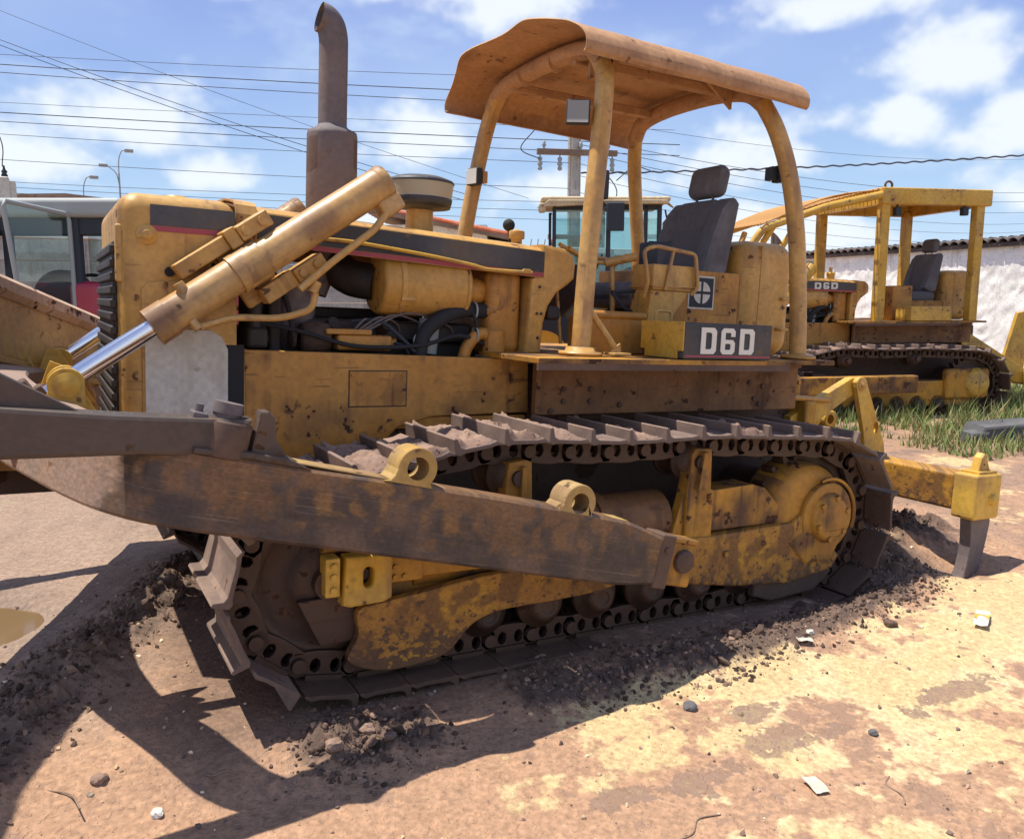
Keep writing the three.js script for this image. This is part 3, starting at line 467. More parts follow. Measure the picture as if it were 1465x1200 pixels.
function tractorBody(root) {
  // nose
  const guard = mesh('radiator_guard', [bx(-3.165, -2.72, .80, 1.845, -.5, .5, .075), bx(-2.74, -2.66, .74, 1.25, -.5, .5, .02), bx(-3.12, -2.7, .7, .84, -.42, .42, .02)], M.hood, root);
  for (const s of [1, -1]) mesh('side_reinforcement', [poly([[-3.085, .99], [-3.085, 1.475], [-3.06, 1.505], [-2.945, 1.515], [-2.78, 1.635], [-2.73, 1.66], [-2.73, .86], [-2.95, .80], [-3.04, .83]], s > 0 ? .498 : -.508, s > 0 ? .508 : -.498, .003)], M.hood, guard);
  mesh('guard_hole', [cyl([-2.982, 1.548, .44], [-2.982, 1.548, .5095], .019)], M.rubber, guard); mesh('guard_hole', [cyl([-2.82, 1.585, .44], [-2.82, 1.585, .511], .008)], M.rubber, guard);
  mesh('guard_boss', [latheZ([[.002, .022], [.018, .022], [.02, .010], [.036, .009], [.04, 0]], 24).translate(-3.063, 1.684, .5)], M.hood, guard);
  mesh('filler_cap', [lathe([[.09, 0], [.09, .012], [.075, .022], [.045, .026], [.04, .045], [.002, .05]], 26).translate(-2.9, 1.845, .05)], M.hood, guard);
  const gr = mesh('grille', [bx(-3.178, -3.14, .86, 1.66, -.46, .43, .012), ...Array.from({ length: 15 }, (_, i) => bx(-3.190, -3.165, .88 + i * .052, .915 + i * .052, -.44, .44, .008))], M.grease, root);
  mesh('grille_hinge', [bx(-3.172, -3.13, 1.5, 1.72, .42, .47, .01)], M.hood, gr);
  // hood
  const hood = mesh('hood', [hoodShell(-2.715, -1.25, 1.838, 1.775, .455, .15), hoodShell(-2.725, -2.64, 1.856, 1.852, .462, .16)], M.hood, root);
  for (const s of [1, -1]) {
    const z0 = s > 0 ? .455 : -.458, z1 = s > 0 ? .458 : -.455, g0 = s > 0 ? .5 : -.5035, g1 = s > 0 ? .5035 : -.5;
    mesh('black_stripe', [sheetX(-2.638, -1.252, 1.705, 1.808, 1.652, 1.752, z0, z1)], M.black, hood);
    mesh('red_stripe', [sheetX(-2.638, -1.252, 1.684, 1.703, 1.630, 1.650, z0, z1)], M.red, hood);
    mesh('black_stripe', [bx(-3.05, -2.735, 1.722, 1.80, g0, g1)], M.black, guard);
    mesh('red_stripe', [bx(-3.05, -2.76, 1.70, 1.72, g0, g1)], M.red, guard);
  }
  const cowl = mesh('dash_cowl', [poly([[-1.255, 1.79], [-1.12, 1.775], [-1.075, 1.745], [-1.06, 1.70], [-1.065, 1.63], [-1.10, 1.60], [-1.165, 1.555], [-1.21, 1.49], [-1.235, 1.40], [-1.245, 1.245], [-1.335, 1.245], [-1.315, 1.62], [-1.262, 1.645]], -.452, .452, .018)], M.hood, root);
  bolts([[-1.27, 1.58], [-1.28, 1.45], [-1.255, 1.45], [-1.27, 1.33]], .452, M.grease, cowl, .008, .008);
  mesh('bulkhead', [bx(-1.53, -1.335, 1.24, 1.66, -.40, .405, .05)], M.frame, root);
  // engine
  const en = mesh('engine_block', [bx(-2.5, -1.5, .86, 1.30, -.25, .25, .03), bx(-2.46, -1.56, 1.29, 1.385, -.17, .30, .02), bx(-2.40, -1.7, 1.38, 1.44, -.2, .02, .02), bx(-2.56, -2.5, .9, 1.5, -.33, .33, .02),
    ...[-2.3, -2.05, -1.8].map((x) => cyl([x, 1.31, .24], [x + .03, 1.37, .34], .03)), bx(-2.4, -1.7, 1.05, 1.16, .24, .33, .02)], M.grease, root);
  mesh('exhaust_manifold', [tube([[-2.3, 1.5, .12], [-2.26, 1.62, .12], [-2.22, 1.85, .1]], .055, 20, 14), tube([[-2.48, 1.27, .2], [-2.46, 1.42, .26], [-2.4, 1.55, .26], [-2.3, 1.58, .15]], .05, 20, 14), latheX([[.03, -.09], [.10, -.07], [.12, 0], [.1, .06], [.04, .09]], 22).translate(-2.42, 1.42, .2)], M.exhaust, en);
  mesh('fan_shroud', [bx(-2.66, -2.6, 1.28, 1.62, .16, .40, .03), bx(-2.67, -2.6, .95, 1.62, -.44, -.2, .03), bx(-2.67, -2.58, 1.25, 1.34, -.42, .42, .02), tube([[-2.55, 1.55, .26], [-2.62, 1.42, .32], [-2.58, 1.28, .3]], .035, 16)], M.grease, en);
  mesh('oil_filter', [cyl([-1.82, 1.24, .33], [-1.80, 1.40, .33], .055, .05), cyl([-1.80, 1.40, .33], [-1.80, 1.425, .33], .03)], M.silver, en);
  mesh('filter_knob', [latheZ([[.001, .02], [.02, .015], [.024, 0]], 14).translate(-1.72, 1.43, .34)], M.red, en);
  mesh('fuel_pump', [bx(-2.28, -2.02, 1.25, 1.32, .30, .42, .015), bx(-2.33, -2.12, 1.32, 1.345, .28, .42, .006), cyl([-2.1, 1.285, .36], [-1.99, 1.285, .38], .022)], M.frame, en);
  mesh('fuel_line', [tube([[-2.2, 1.38, .36], [-2.08, 1.385, .4], [-1.98, 1.31, .43], [-1.92, 1.25, .44]], .009, 20), tube([[-2.02, 1.285, .38], [-1.97, 1.28, .42], [-1.94, 1.24, .42]], .008, 12)], M.dark, en);
  mesh('coolant_hose', [tube([[-1.52, 1.45, .36], [-1.66, 1.45, .4], [-1.78, 1.41, .42], [-1.87, 1.33, .42], [-1.89, 1.22, .42]], .036, 26, 12)], M.rubber, en);
  mesh('coolant_pipe', [tube([[-1.46, 1.54, .38], [-1.45, 1.49, .385], [-1.48, 1.46, .38], [-1.56, 1.445, .37]], .026, 18, 12), cyl([-1.50, 1.25, .42], [-1.50, 1.36, .42], .055), tube([[-1.5, 1.33, .42], [-1.58, 1.34, .42], [-1.64, 1.28, .42], [-1.66, 1.22, .42]], .030, 16, 12)], M.frame, en);
  mesh('injector_line', [0, 1, 2, 3].map((i) => tube([[-2.2 + i * .02, 1.34, .40], [-2.15 + i * .07, 1.39 + i * .012, .40], [-2.1 + i * .13, 1.375, .33], [-2.08 + i * .14, 1.33, .30]], .0055, 22, 6)), M.exhaust, en);
  mesh('wiring_loom', [tube([[-2.62, 1.36, .38], [-2.45, 1.33, .42], [-2.2, 1.27, .44], [-1.9, 1.28, .45], [-1.7, 1.33, .44], [-1.54, 1.29, .42]], .010, 40, 7), tube([[-2.56, 1.6, .36], [-2.5, 1.45, .4], [-2.47, 1.3, .41]], .012, 20, 7), tube([[-1.64, 1.5, .4], [-1.6, 1.38, .43], [-1.63, 1.25, .43]], .009, 16, 7)], M.rubber, en);
  mesh('alternator', [latheX([[.02, -.07], [.065, -.06], [.07, 0], [.065, .06], [.02, .07]], 20).translate(-2.36, 1.30, .34), latheX([[.03, -.01], [.05, -.008], [.045, 0], [.05, .008], [.03, .01]], 18).translate(-2.46, 1.30, .34)], M.rust, en);
  for (const [x, y, z, r] of [[-1.60, 1.45, .395, .041], [-1.875, 1.30, .42, .041], [-1.60, 1.335, .42, .035]]) mesh('hose_clamp', [T(new THREE.TorusGeometry(r, .005, 6, 18), x, y, z, 0, x < -1.8 ? 0 : Math.PI / 2, x < -1.8 ? 0 : 0)], M.silver, en);
  const can = mesh('air_cleaner', [latheX([[.002, -.235], [.125, -.23], [.142, -.205], [.142, .19], [.132, .215], [.06, .22], [.055, .25], [.03, .26]], 34).translate(-1.855, 1.555, .33)], M.hood, root);
  mesh('clamp_band', [latheX([[.143, -.014], [.148, -.012], [.148, .012], [.143, .014]], 34).translate(-1.985, 1.555, .33), bx(-2.0, -1.93, 1.48, 1.50, .443, .465, .005)], M.hood, can);
  mesh('clamp_band', [latheX([[.132, -.008], [.1475, -.008], [.1475, .008], [.132, .008]], 34).translate(-1.66, 1.555, .33)], M.hood, can);
  mesh('end_cap', [latheX([[.002, .06], [.06, .05], [.075, 0], [.07, -.05]], 24).translate(-1.58, 1.545, .32)], M.frame, can);
  mesh('inlet_duct', [tube([[-2.06, 1.56, .3], [-2.16, 1.58, .22], [-2.2, 1.64, .1]], .085, 18, 16)], M.grease, can);
  // chassis sides
  const sideOf = (s) => mesh('chassis_side', [poly([[-2.70, 1.25], [-1.345, 1.225], [-1.335, .965], [-1.85, .955], [-2.02, .91], [-2.12, .80], [-2.35, .74], [-2.69, .72]], s > 0 ? .46 : -.503, s > 0 ? .503 : -.46, .006)], M.frame, root);
  sideOf(-1); const side = sideOf(1);
  mesh('sill_strip', [sheetX(-2.05, -1.34, .90, .95, .90, .95, .44, .48)], M.frame, side);
  mesh('hatch_shadow_line', [bx(-2.254, -1.979, 1.004, 1.168, .49, .5045)], M.grease, side);  // dark sheet standing in for the shadow line around the hatch cover
  mesh('hatch_cover', [bx(-2.249, -1.984, 1.009, 1.163, .49, .507, .002), bolt(-2.235, 1.148, .509, .010, .01), bolt(-1.998, 1.148, .509, .010, .01)], M.frame, side);
  mesh('pivot_bolt', [bolt(-2.18, .86, .505, .026, .02), cyl([-2.18, .86, .50], [-2.18, .86, .508], .036)], M.frame, side);
  mesh('belly_case', [bx(-2.5, .55, .36, .92, -.44, .44, .05), bx(-1.3, .62, .5, 1.2, -.42, .42, .04), cyl([.15, .46, -.86], [.15, .46, .86], .17, .17, 28), cyl([-1.1, .42, -.95], [-1.1, .42, .95], .09, .09, 20), bx(-2.1, -1.9, .42, .6, -.92, .92, .03)], M.rust, root);
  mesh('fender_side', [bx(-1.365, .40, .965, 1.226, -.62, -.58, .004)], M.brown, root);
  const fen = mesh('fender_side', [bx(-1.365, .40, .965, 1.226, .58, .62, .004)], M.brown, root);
  bolts([[-1.21, 1.09], [-1.21, 1.03], [-1.05, 1.09], [-1.05, 1.03], [-.87, 1.01], [-1.28, .985], [.02, 1.12], [.06, 1.03], [.12, 1.1], [.1, 1.0]], .624, M.rust, fen);
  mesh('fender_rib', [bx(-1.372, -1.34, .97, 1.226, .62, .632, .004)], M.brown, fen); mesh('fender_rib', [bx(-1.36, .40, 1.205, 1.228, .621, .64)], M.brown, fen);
  // deck, tank, seat
  const dk = (s) => { const g = poly([[-1.55, .36], [-1.55, .94], [-.02, .94], [.02, .82], [.46, .82], [.46, .36]], 0, .026, .004); g.rotateX(Math.PI / 2).translate(0, 1.258, 0); return s < 0 ? mirrorZ(g) : g; };
  const deck = mesh('deck_plate', [dk(1), dk(-1), bx(-1.1, .2, 1.225, 1.255, -.36, .36)], M.under, root);
  mesh('deck_edge', [bx(-1.55, -.02, 1.205, 1.234, .925, .94)], M.rust, deck);
  const tank = mesh('fuel_tank', [bx(.12, .56, 1.26, 1.93, -.40, .40, .10)], M.hood, root);
  mesh('tank_seam', [bx(.262, .268, 1.27, 1.90, -.404, .404, .003), bar([[.42, 1.42, .40], [.42, 1.42, .43], [.49, 1.42, .43], [.49, 1.42, .40]], .009), bar([[.44, 1.60, .40], [.44, 1.60, .42], [.5, 1.60, .42], [.5, 1.60, .40]], .008)], M.hood, tank);
  const seat = sub(root, 'operator_seat'); seat.position.set(-.10, 1.55, .12);
  mesh('seat_cushion', [bx(-.52, .12, -.05, .10, -.25, .25, .06), bx(-.52, -.40, -.04, .075, -.24, .24, .05)], M.seat, seat);
  const lean = (a) => a.map((g) => T(g, .04, .08, 0, 0, 0, -.20));
  mesh('backrest', lean([bx(-.07, .07, 0, .53, -.17, .17, .05), ...[-1, 1].map((s) => poly([[-.12, .04], [-.10, .30], [-.07, .46], [-.03, .525], [.02, .545], [.06, .52], [.075, .03], [.0, 0]], s > 0 ? .13 : -.255, s > 0 ? .255 : -.13, .035))]), M.seat, seat);
  mesh('ribbed_panel', lean([bx(-.078, -.068, .06, .34, -.13, .13)]), M.seatRib, seat, { scale: .5 });
  mesh('headrest', lean([bx(-.05, .055, .555, .745, -.14, .14, .052), cyl([0, .50, -.07], [0, .58, -.07], .008, .008, 8), cyl([0, .50, .07], [0, .58, .07], .008, .008, 8)]), M.seat, seat);
  mesh('seat_base', [bx(-.4, .2, -.28, -.05, -.2, .2, .02)], M.grease, seat);
}

// ------------------------------------------------------------------ the bulldozer in front
const dozer = thing('bulldozer', 'big worn yellow bulldozer with curved canopy roof, tall grey exhaust stack and raised push arms', 'bulldozer', [0, -.07, 0], 0, 'yellow bulldozers in the yard');
dozer.rotation.z = TILT;
tractorBody(dozer); undercarriage(dozer, 1, true); undercarriage(dozer, -1, false);
{
  const D = dozer;
  // exhaust and intake
  const mf = mesh('muffler', [lathe([[.02, 1.86], [.118, 1.865], [.116, 2.225], [.112, 2.245], [.075, 2.262], [.066, 2.275]], 36).translate(-2.22, 0, .1)], M.exhaust, D);
  const st = new THREE.TubeGeometry(new THREE.CatmullRomCurve3([V3(-2.22, 2.26, .1), V3(-2.22, 2.45, .1), V3(-2.22, 2.60, .1), V3(-2.222, 2.665, .1), V3(-2.236, 2.715, .1), V3(-2.26, 2.738, .1), V3(-2.288, 2.744, .1)]), 60, .066, 26);
  const inner = new THREE.TubeGeometry(new THREE.CatmullRomCurve3([V3(-2.22, 2.5, .1), V3(-2.22, 2.60, .1), V3(-2.222, 2.665, .1), V3(-2.236, 2.715, .1), V3(-2.26, 2.738, .1), V3(-2.288, 2.744, .1)]), 40, .061, 24);
  mesh('exhaust_stack', [st, inner], M.exhaust, mf);
  const pc = mesh('intake_stem', [cyl([-1.73, 1.80, 0], [-1.73, 1.97, 0], .072, .068, 26)], M.hood, D);
  mesh('precleaner_base', [lathe([[.07, 1.945], [.10, 1.95], [.155, 1.958], [.162, 1.985], [.165, 2.0], [.16, 2.005]], 36).translate(-1.73, 0, 0)], M.black, pc);
  mesh('precleaner_bowl', [lathe([[.162, 2.003], [.163, 2.02], [.170, 2.075], [.168, 2.078], [.159, 2.02], [.157, 2.004]], 36).translate(-1.73, 0, 0)], M.bowl, pc);
  mesh('precleaner_vanes', [lathe([[.11, 2.0], [.12, 2.075]], 24).translate(-1.73, 0, 0)], M.plate, pc);
  mesh('precleaner_lid', [lathe([[.172, 2.075], [.174, 2.083], [.165, 2.092], [.12, 2.108], [.02, 2.114], [.018, 2.124], [.001, 2.126]], 36).translate(-1.73, 0, 0)], M.black, pc);
  mesh('oil_filler', [lathe([[.03, 1.78], [.03, 1.845], [.043, 1.848], [.043, 1.885], [.036, 1.89], [.02, 1.892], [.001, 1.90]], 20).translate(-1.17, 0, .02)], M.hood, D);
  mesh('hood_rail', [tube([[-2.36, 1.725, .475], [-2.22, 1.72, .485], [-1.9, 1.69, .49], [-1.66, 1.66, .492], [-1.58, 1.645, .492], [-1.34, 1.645, .49]], .0085, 40, 8, .4), bx(-1.39, -1.35, 1.638, 1.660, .482, .50, .004)], M.bright, D);
  const pl = mesh('cover_plate', [poly([[-3.075, .93], [-3.075, 1.31], [-3.06, 1.325], [-2.83, 1.325], [-2.79, 1.30], [-2.765, 1.25], [-2.765, 1.04], [-2.79, .98], [-2.84, .93]], .5075, .514, .002)], M.plate, D);
  mesh('plate_gap', [bx(-2.80, -2.70, .95, 1.27, .50, .5085, .003)], M.rubber, pl);
  // canopy: bent posts, cross tubes, sheet roof
  const ROOFS = { x0: -1.30, x1: .22 };
  const foot = [[-1.185, .715], [.275, .715]];
  for (const s of [1, -1]) {
    const fp = mesh('canopy_post', [tube([[-1.185, 1.25, .715 * s], [-1.165, 1.6, .70 * s], [-1.13, 2.0, .68 * s], [-1.075, 2.4, .635 * s], [-1.045, 2.60, .59 * s], [-1.035, 2.72, .50 * s]], .046, 40, 18)], M.post, D);
    const rp = mesh('canopy_post', [tube([[.275, 1.25, .72 * s], [.245, 1.6, .715 * s], [.20, 1.95, .705 * s], [.14, 2.25, .68 * s], [.075, 2.48, .63 * s], [.02, 2.64, .56 * s]], .046, 40, 18)], M.post, D);
    mesh('post_flange', [lathe([[.05, 0], [.105, 0], [.105, .018], [.075, .022], [.07, .04], [.05, .042]], 24).translate(-1.185, 1.26, .715 * s)], M.post, fp);
    mesh('post_flange', [lathe([[.05, 0], [.095, 0], [.095, .018], [.06, .03], [.05, .03]], 24).translate(.275, 1.26, .72 * s)], M.post, rp);
  }
  const crossF = mesh('canopy_cross_tube', [tube([[-1.04, 2.65, -.575], [-1.035, 2.74, -.46], [-1.03, 2.775, -.2], [-1.03, 2.775, .2], [-1.035, 2.74, .46], [-1.04, 2.65, .575]], .048, 50, 18), ...[-.47, -.2, .12].map((z) => cyl([-1.032, 2.765 - Math.abs(z) * .04, z - .006], [-1.032, 2.765 - Math.abs(z) * .04, z + .006], .0505, .0505, 20))], M.roof, D);
  const crossR = mesh('canopy_cross_tube', [tube([[.03, 2.62, -.575], [.0, 2.70, -.46], [-.01, 2.735, -.2], [-.01, 2.735, .2], [.0, 2.70, .46], [.03, 2.62, .575]], .048, 50, 18)], M.roof, D);
  for (const z of [-.335, .315]) mesh('canopy_rail', [bx(-1.05, .0, 2.70, 2.75, z - .025, z + .025, .008)], M.roof, D);
  mesh('canopy_gusset', [poly([[-1.0, 2.62], [-.8, 2.75], [-1.0, 2.75]], .38, .40)], M.roof, D); mesh('canopy_gusset', [poly([[-.05, 2.62], [-.25, 2.75], [-.05, 2.75]], .38, .40)], M.roof, D);
  {
    const sec = [[.735, 2.585], [.752, 2.60], [.755, 2.635], [.735, 2.675], [.69, 2.715], [.62, 2.748], [.50, 2.775], [.36, 2.795], [.18, 2.808], [0, 2.812]];
    const full = [...sec.map(([z, y]) => [z, y]), ...sec.slice(0, -1).reverse().map(([z, y]) => [-z, y])];
    const cur = new THREE.CatmullRomCurve3(full.map(([z, y]) => V3(0, y, z)), false, 'catmullrom', .3), NZ = 72, NX = 40, pos = [], idx = [], P = cur.getPoints(NZ);
    const row = (k, j) => { const t = j / NX, z = P[k].z, a = Math.abs(z);
      let xf = ROOFS.x0 - .05 * step(.7, .3, a) + .02 * Math.sin(z * 9 + 1) + .02 * step(.55, .75, a), xr = ROOFS.x1 - .05 * step(.45, .75, a);
      const x = mix(xf, xr, t); return [x, P[k].y + .05 * clamp(-x / 1.2, -.1, 1.2) + .010 * Math.sin(x * 3.1 + 2) + .010 * (fbm(x, z, 3, 2, 55, 0) - .5) - .02 * step(-.1, .25, x) * step(.5, 0, a), z]; };
    for (const off of [0, 1]) for (let k = 0; k <= NZ; k++) for (let j = 0; j <= NX; j++) { const [x, y, z] = row(k, j); const a = P[Math.max(0, k - 1)], b = P[Math.min(NZ, k + 1)], ty = b.y - a.y, tz = b.z - a.z, l = Math.hypot(ty, tz); pos.push(x, y + off * .010 * (tz / l) * -1 * -1, z + off * .010 * (-ty / l) * -1 * -1); }
    const N = (NZ + 1) * (NX + 1), id = (o, k, j) => o * N + k * (NX + 1) + j;
    for (let k = 0; k < NZ; k++) for (let j = 0; j < NX; j++) { idx.push(id(0, k, j), id(0, k + 1, j), id(0, k, j + 1), id(0, k, j + 1), id(0, k + 1, j), id(0, k + 1, j + 1)); idx.push(id(1, k, j), id(1, k, j + 1), id(1, k + 1, j), id(1, k, j + 1), id(1, k + 1, j + 1), id(1, k + 1, j)); }
    const edge = (A) => { for (let i = 0; i < A.length - 1; i++) { const [k, j] = A[i], [k2, j2] = A[i + 1]; idx.push(id(0, k, j), id(1, k, j), id(0, k2, j2), id(0, k2, j2), id(1, k, j), id(1, k2, j2)); } };
    edge(Array.from({ length: NZ + 1 }, (_, k) => [k, 0])); edge(Array.from({ length: NZ + 1 }, (_, k) => [k, NX])); edge(Array.from({ length: NX + 1 }, (_, j) => [0, j])); edge(Array.from({ length: NX + 1 }, (_, j) => [NZ, j]));
    const g = new THREE.BufferGeometry(); g.setAttribute('position', new THREE.Float32BufferAttribute(pos, 3)); g.setIndex(idx); g.computeVertexNormals();
    mesh('canopy_roof', [g], M.roof, D);
  }
  const lamp = (p, turn, mat, s = .05) => { const L = sub(D, 'work_lamp'); L.position.set(...p); L.rotation.y = turn; mesh('lamp_housing', [bx(-.01, .035, -s, s, -s, s, .008), bx(.03, .07, -.012, .012, -.012, .012)], M.dark, L); mesh('lamp_lens', [bx(-.014, -.010, -s + .006, s - .006, -s + .006, s - .006)], mat, L); mesh('lamp_bracket', [bx(.04, .075, -.035, .035, -.02, .05, .004)], mat === M.dark ? M.dark : M.post, L); return L; };
  lamp([-1.19, 2.40, .60], .95, M.lens, .056); lamp([-1.15, 2.25, -.58], .25, M.lens, .05); lamp([.165, 2.27, .60], Math.PI - .2, M.dark, .045);
  // battery box with the model letters
  const bb = mesh('battery_box', [bx(-.742, -.165, 1.262, 1.438, .62, .938, .006)], M.black, D);
  mesh('box_end_plate', [poly([[-.94, 1.30], [-.94, 1.44], [-.615, 1.44], [-.615, 1.30], [-.65, 1.30], [-.65, 1.262], [-.90, 1.262], [-.90, 1.30]], 0, .008, .002).rotateY(Math.PI / 2).translate(-.752, 0, 0), bx(-.757, -.75, 1.345, 1.395, .74, .765, .002)], M.bright, bb);
  mesh('box_letters', [glyph('D', -.640, 1.288, .098, .128, .9385), glyph('6', -.512, 1.288, .092, .128, .9385), glyph('D', -.388, 1.288, .098, .128, .9385)], M.white, bb);
  mesh('box_red_line', [bx(-.735, -.17, 1.272, 1.281, .937, .9395)], M.red, bb);
  mesh('box_handle', [bar([[-.70, 1.44, .66], [-.70, 1.49, .66], [-.60, 1.49, .66], [-.60, 1.44, .66]], .008)], M.post, bb);
  // seat pedestal panel with the round emblem
  const ped = mesh('seat_pedestal', [bx(-.40, .12, 1.26, 1.73, -.30, .385, .01)], M.frame, D);
  const em = mesh('emblem_plate', [bx(-.262, -.072, 1.515, 1.70, .384, .388)], M.plate, D);
  mesh('emblem_field', [bx(-.252, -.082, 1.525, 1.69, .387, .390)], M.dark, em);
  mesh('emblem_disc', [circ(0, 0, 1)].flatMap(() => [0, 90, 180, 270].map((a) => poly([[.008, .008], ...arc(0, 0, .062, 8, 82, 8)], .389, .3925).rotateZ(a * Math.PI / 180).translate(-.167, 1.607, 0))), M.plate, em);
  // left-hand console with its guard rail and levers
  const con = mesh('control_console', [bx(-.62, -.33, 1.60, 1.735, .33, .52, .008), poly([[-.62, 1.60], [-.36, 1.60], [-.47, 1.46], [-.50, 1.40], [-.50, 1.26], [-.635, 1.26], [-.635, 1.44]], .34, .51, .006)], M.hood, D);
  mesh('console_trim', [bx(-.625, -.325, 1.612, 1.622, .325, .525, .003)], M.frame, con);
  mesh('console_rail', [bar([[-.66, 1.56, .50], [-.66, 1.64, .53], [-.70, 1.80, .53], [-.62, 1.825, .53], [-.36, 1.80, .54], [-.33, 1.62, .54], [-.36, 1.585, .52]], .011), bar([[-.5, 1.82, .53], [-.545, 1.60, .53]], .009)], M.post, con);
  mesh('lever_box', [bx(-.56, -.48, 1.72, 1.86, .30, .38, .015), cyl([-.52, 1.85, .34], [-.40, 1.85, .38], .02)], M.dark, con);
  mesh('control_levers', [bar([[-1.0, 1.80, .28], [-.85, 1.74, .26], [-.66, 1.74, .24]], .012), bar([[-1.02, 1.82, .22], [-.88, 1.77, .2], [-.68, 1.765, .18]], .012), bar([[-.70, 1.30, .30], [-.70, 1.75, .26]], .014), bar([[-.82, 1.40, .22], [-.82, 1.72, .22]], .012), cyl([-.74, 1.74, .25], [-.6, 1.78, .34], .024), bar([[-1.08, 1.62, .30], [-1.06, 1.3, .34]], .009)], M.post, D);
  mesh('steering_lever', [tube([[-1.12, 1.78, -.1], [-1.14, 1.85, -.1], [-1.15, 1.90, -.1]], .011), T(new THREE.SphereGeometry(.034, 14, 10), -1.155, 1.93, -.1)], M.rubber, D);
  mesh('floor_side', [bx(-1.02, -.64, 1.262, 1.45, .34, .50, .006), cyl([-1.03, 1.458, .49], [-.64, 1.458, .49], .022, .022, 12)], M.frame, D);
  mesh('dash_side_panel', [bx(-.90, -.60, 1.46, 1.70, -.3, -.27), bx(-.92, -.89, 1.44, 1.72, -.3, .36, .004)], M.grease, D);
  mesh('brake_pedal', [bar([[-.78, 1.58, .38], [-.55, 1.60, .36], [-.52, 1.55, .36]], .010), bar([[-.78, 1.58, .38], [-.70, 1.50, .38], [-.62, 1.48, .36]], .010)], M.dark, D);
  mesh('brace_rod', [cyl([-1.10, 1.50, .62], [-.92, 1.27, .66], .016, .016, 10), bx(-1.0, -.9, 1.262, 1.275, .64, .74, .004), poly([[-.99, 1.27], [-.92, 1.32], [-.91, 1.27]], .66, .67)], M.post, D);
  mesh('foot_step', [bx(-1.215, -1.14, 1.42, 1.49, .30, .46, .02)], M.grease, D);
  const mirror = mesh('rear_view_mirror', [bx(-1.01, -.97, 2.02, 2.16, .44, .58, .012), bar([[-1.09, 1.95, .68], [-1.0, 1.98, .6], [-.99, 2.03, .52]], .008)], M.dark, D);
  // blade lift cylinders
  for (const s of [1, -1]) {
    const L = sub(D, 'lift_cylinder'), ang = Math.atan2(.828, 1.176);
    L.position.set(-2.72, 1.573, .645 * s); L.rotation.z = ang;
    mesh('cylinder_barrel', [cyl([-.34, 0, 0], [.655, 0, 0], .070, .070, 36), cyl([-.055, 0, 0], [.075, 0, 0], .078, .078, 36), cyl([-.42, 0, 0], [-.34, 0, 0], .074, .074, 36), latheX([[.070, 0], [.073, .01], [.073, .03], [.066, .042], [.002, .045]], 32).translate(.65, 0, 0), cyl([-.25, .05, .03], [-.25, .09, .03], .022, .020, 16), cyl([-.29, -.05, .04], [-.29, -.09, .05], .018), bx(.59, .70, -.13, -.05, -.04, .05, .02)], M.barrel, L);
    mesh('cylinder_rod', [cyl([-.88, 0, 0], [-.4, 0, 0], .036, .036, 28)], M.chrome, L);
    mesh('rod_end', [latheZ([[.03, -.05], [.075, -.05], [.075, .05], [.03, .05]], 26).translate(-.955, 0, 0), bx(-.93, -.84, -.045, .045, -.045, .045, .01), bx(-.92, -.87, -.08, .09, -.06, .06, .012), bolt(-.9, .06, .06), bolt(-.9, -.06, .06)], M.rust, L);
    mesh('trunnion_yoke', [bx(-.22, -.0, .088, .150, -.13, -.02, .008), bx(-.0, .05, .082, .160, -.13, .0, .006), bx(-.0, .15, -.165, -.095, -.13, -.02, .006), bx(-.06, .10, -.15, .15, -.145, -.095, .01)], M.hood, L);
    mesh('yoke_cap', [bx(.05, .19, .088, .152, -.12, .012, .008), ...[.08, .155].map((a) => bolt(a, .12, .014, .02, .02))], M.post, L); mesh('yoke_cap', [bx(.15, .29, -.160, -.10, -.12, .0, .008), ...[.18, .25].map((a) => bolt(a, -.13, .004, .018, .02))], M.post, L);
    mesh('hydraulic_tube', [bar([[.63, -.10, .03], [.52, -.135, .05], [.30, -.15, .05], [.12, -.17, .05]], .015, 10), bar([[.17, -.22, .03], [.12, -.265, .03], [.0, -.23, .03], [-.16, -.12, .03], [-.28, -.085, .04]], .014, 10, .06), cyl([.16, -.21, .03], [.20, -.185, .03], .022, .022, 8)], M.post, L);
  }
}
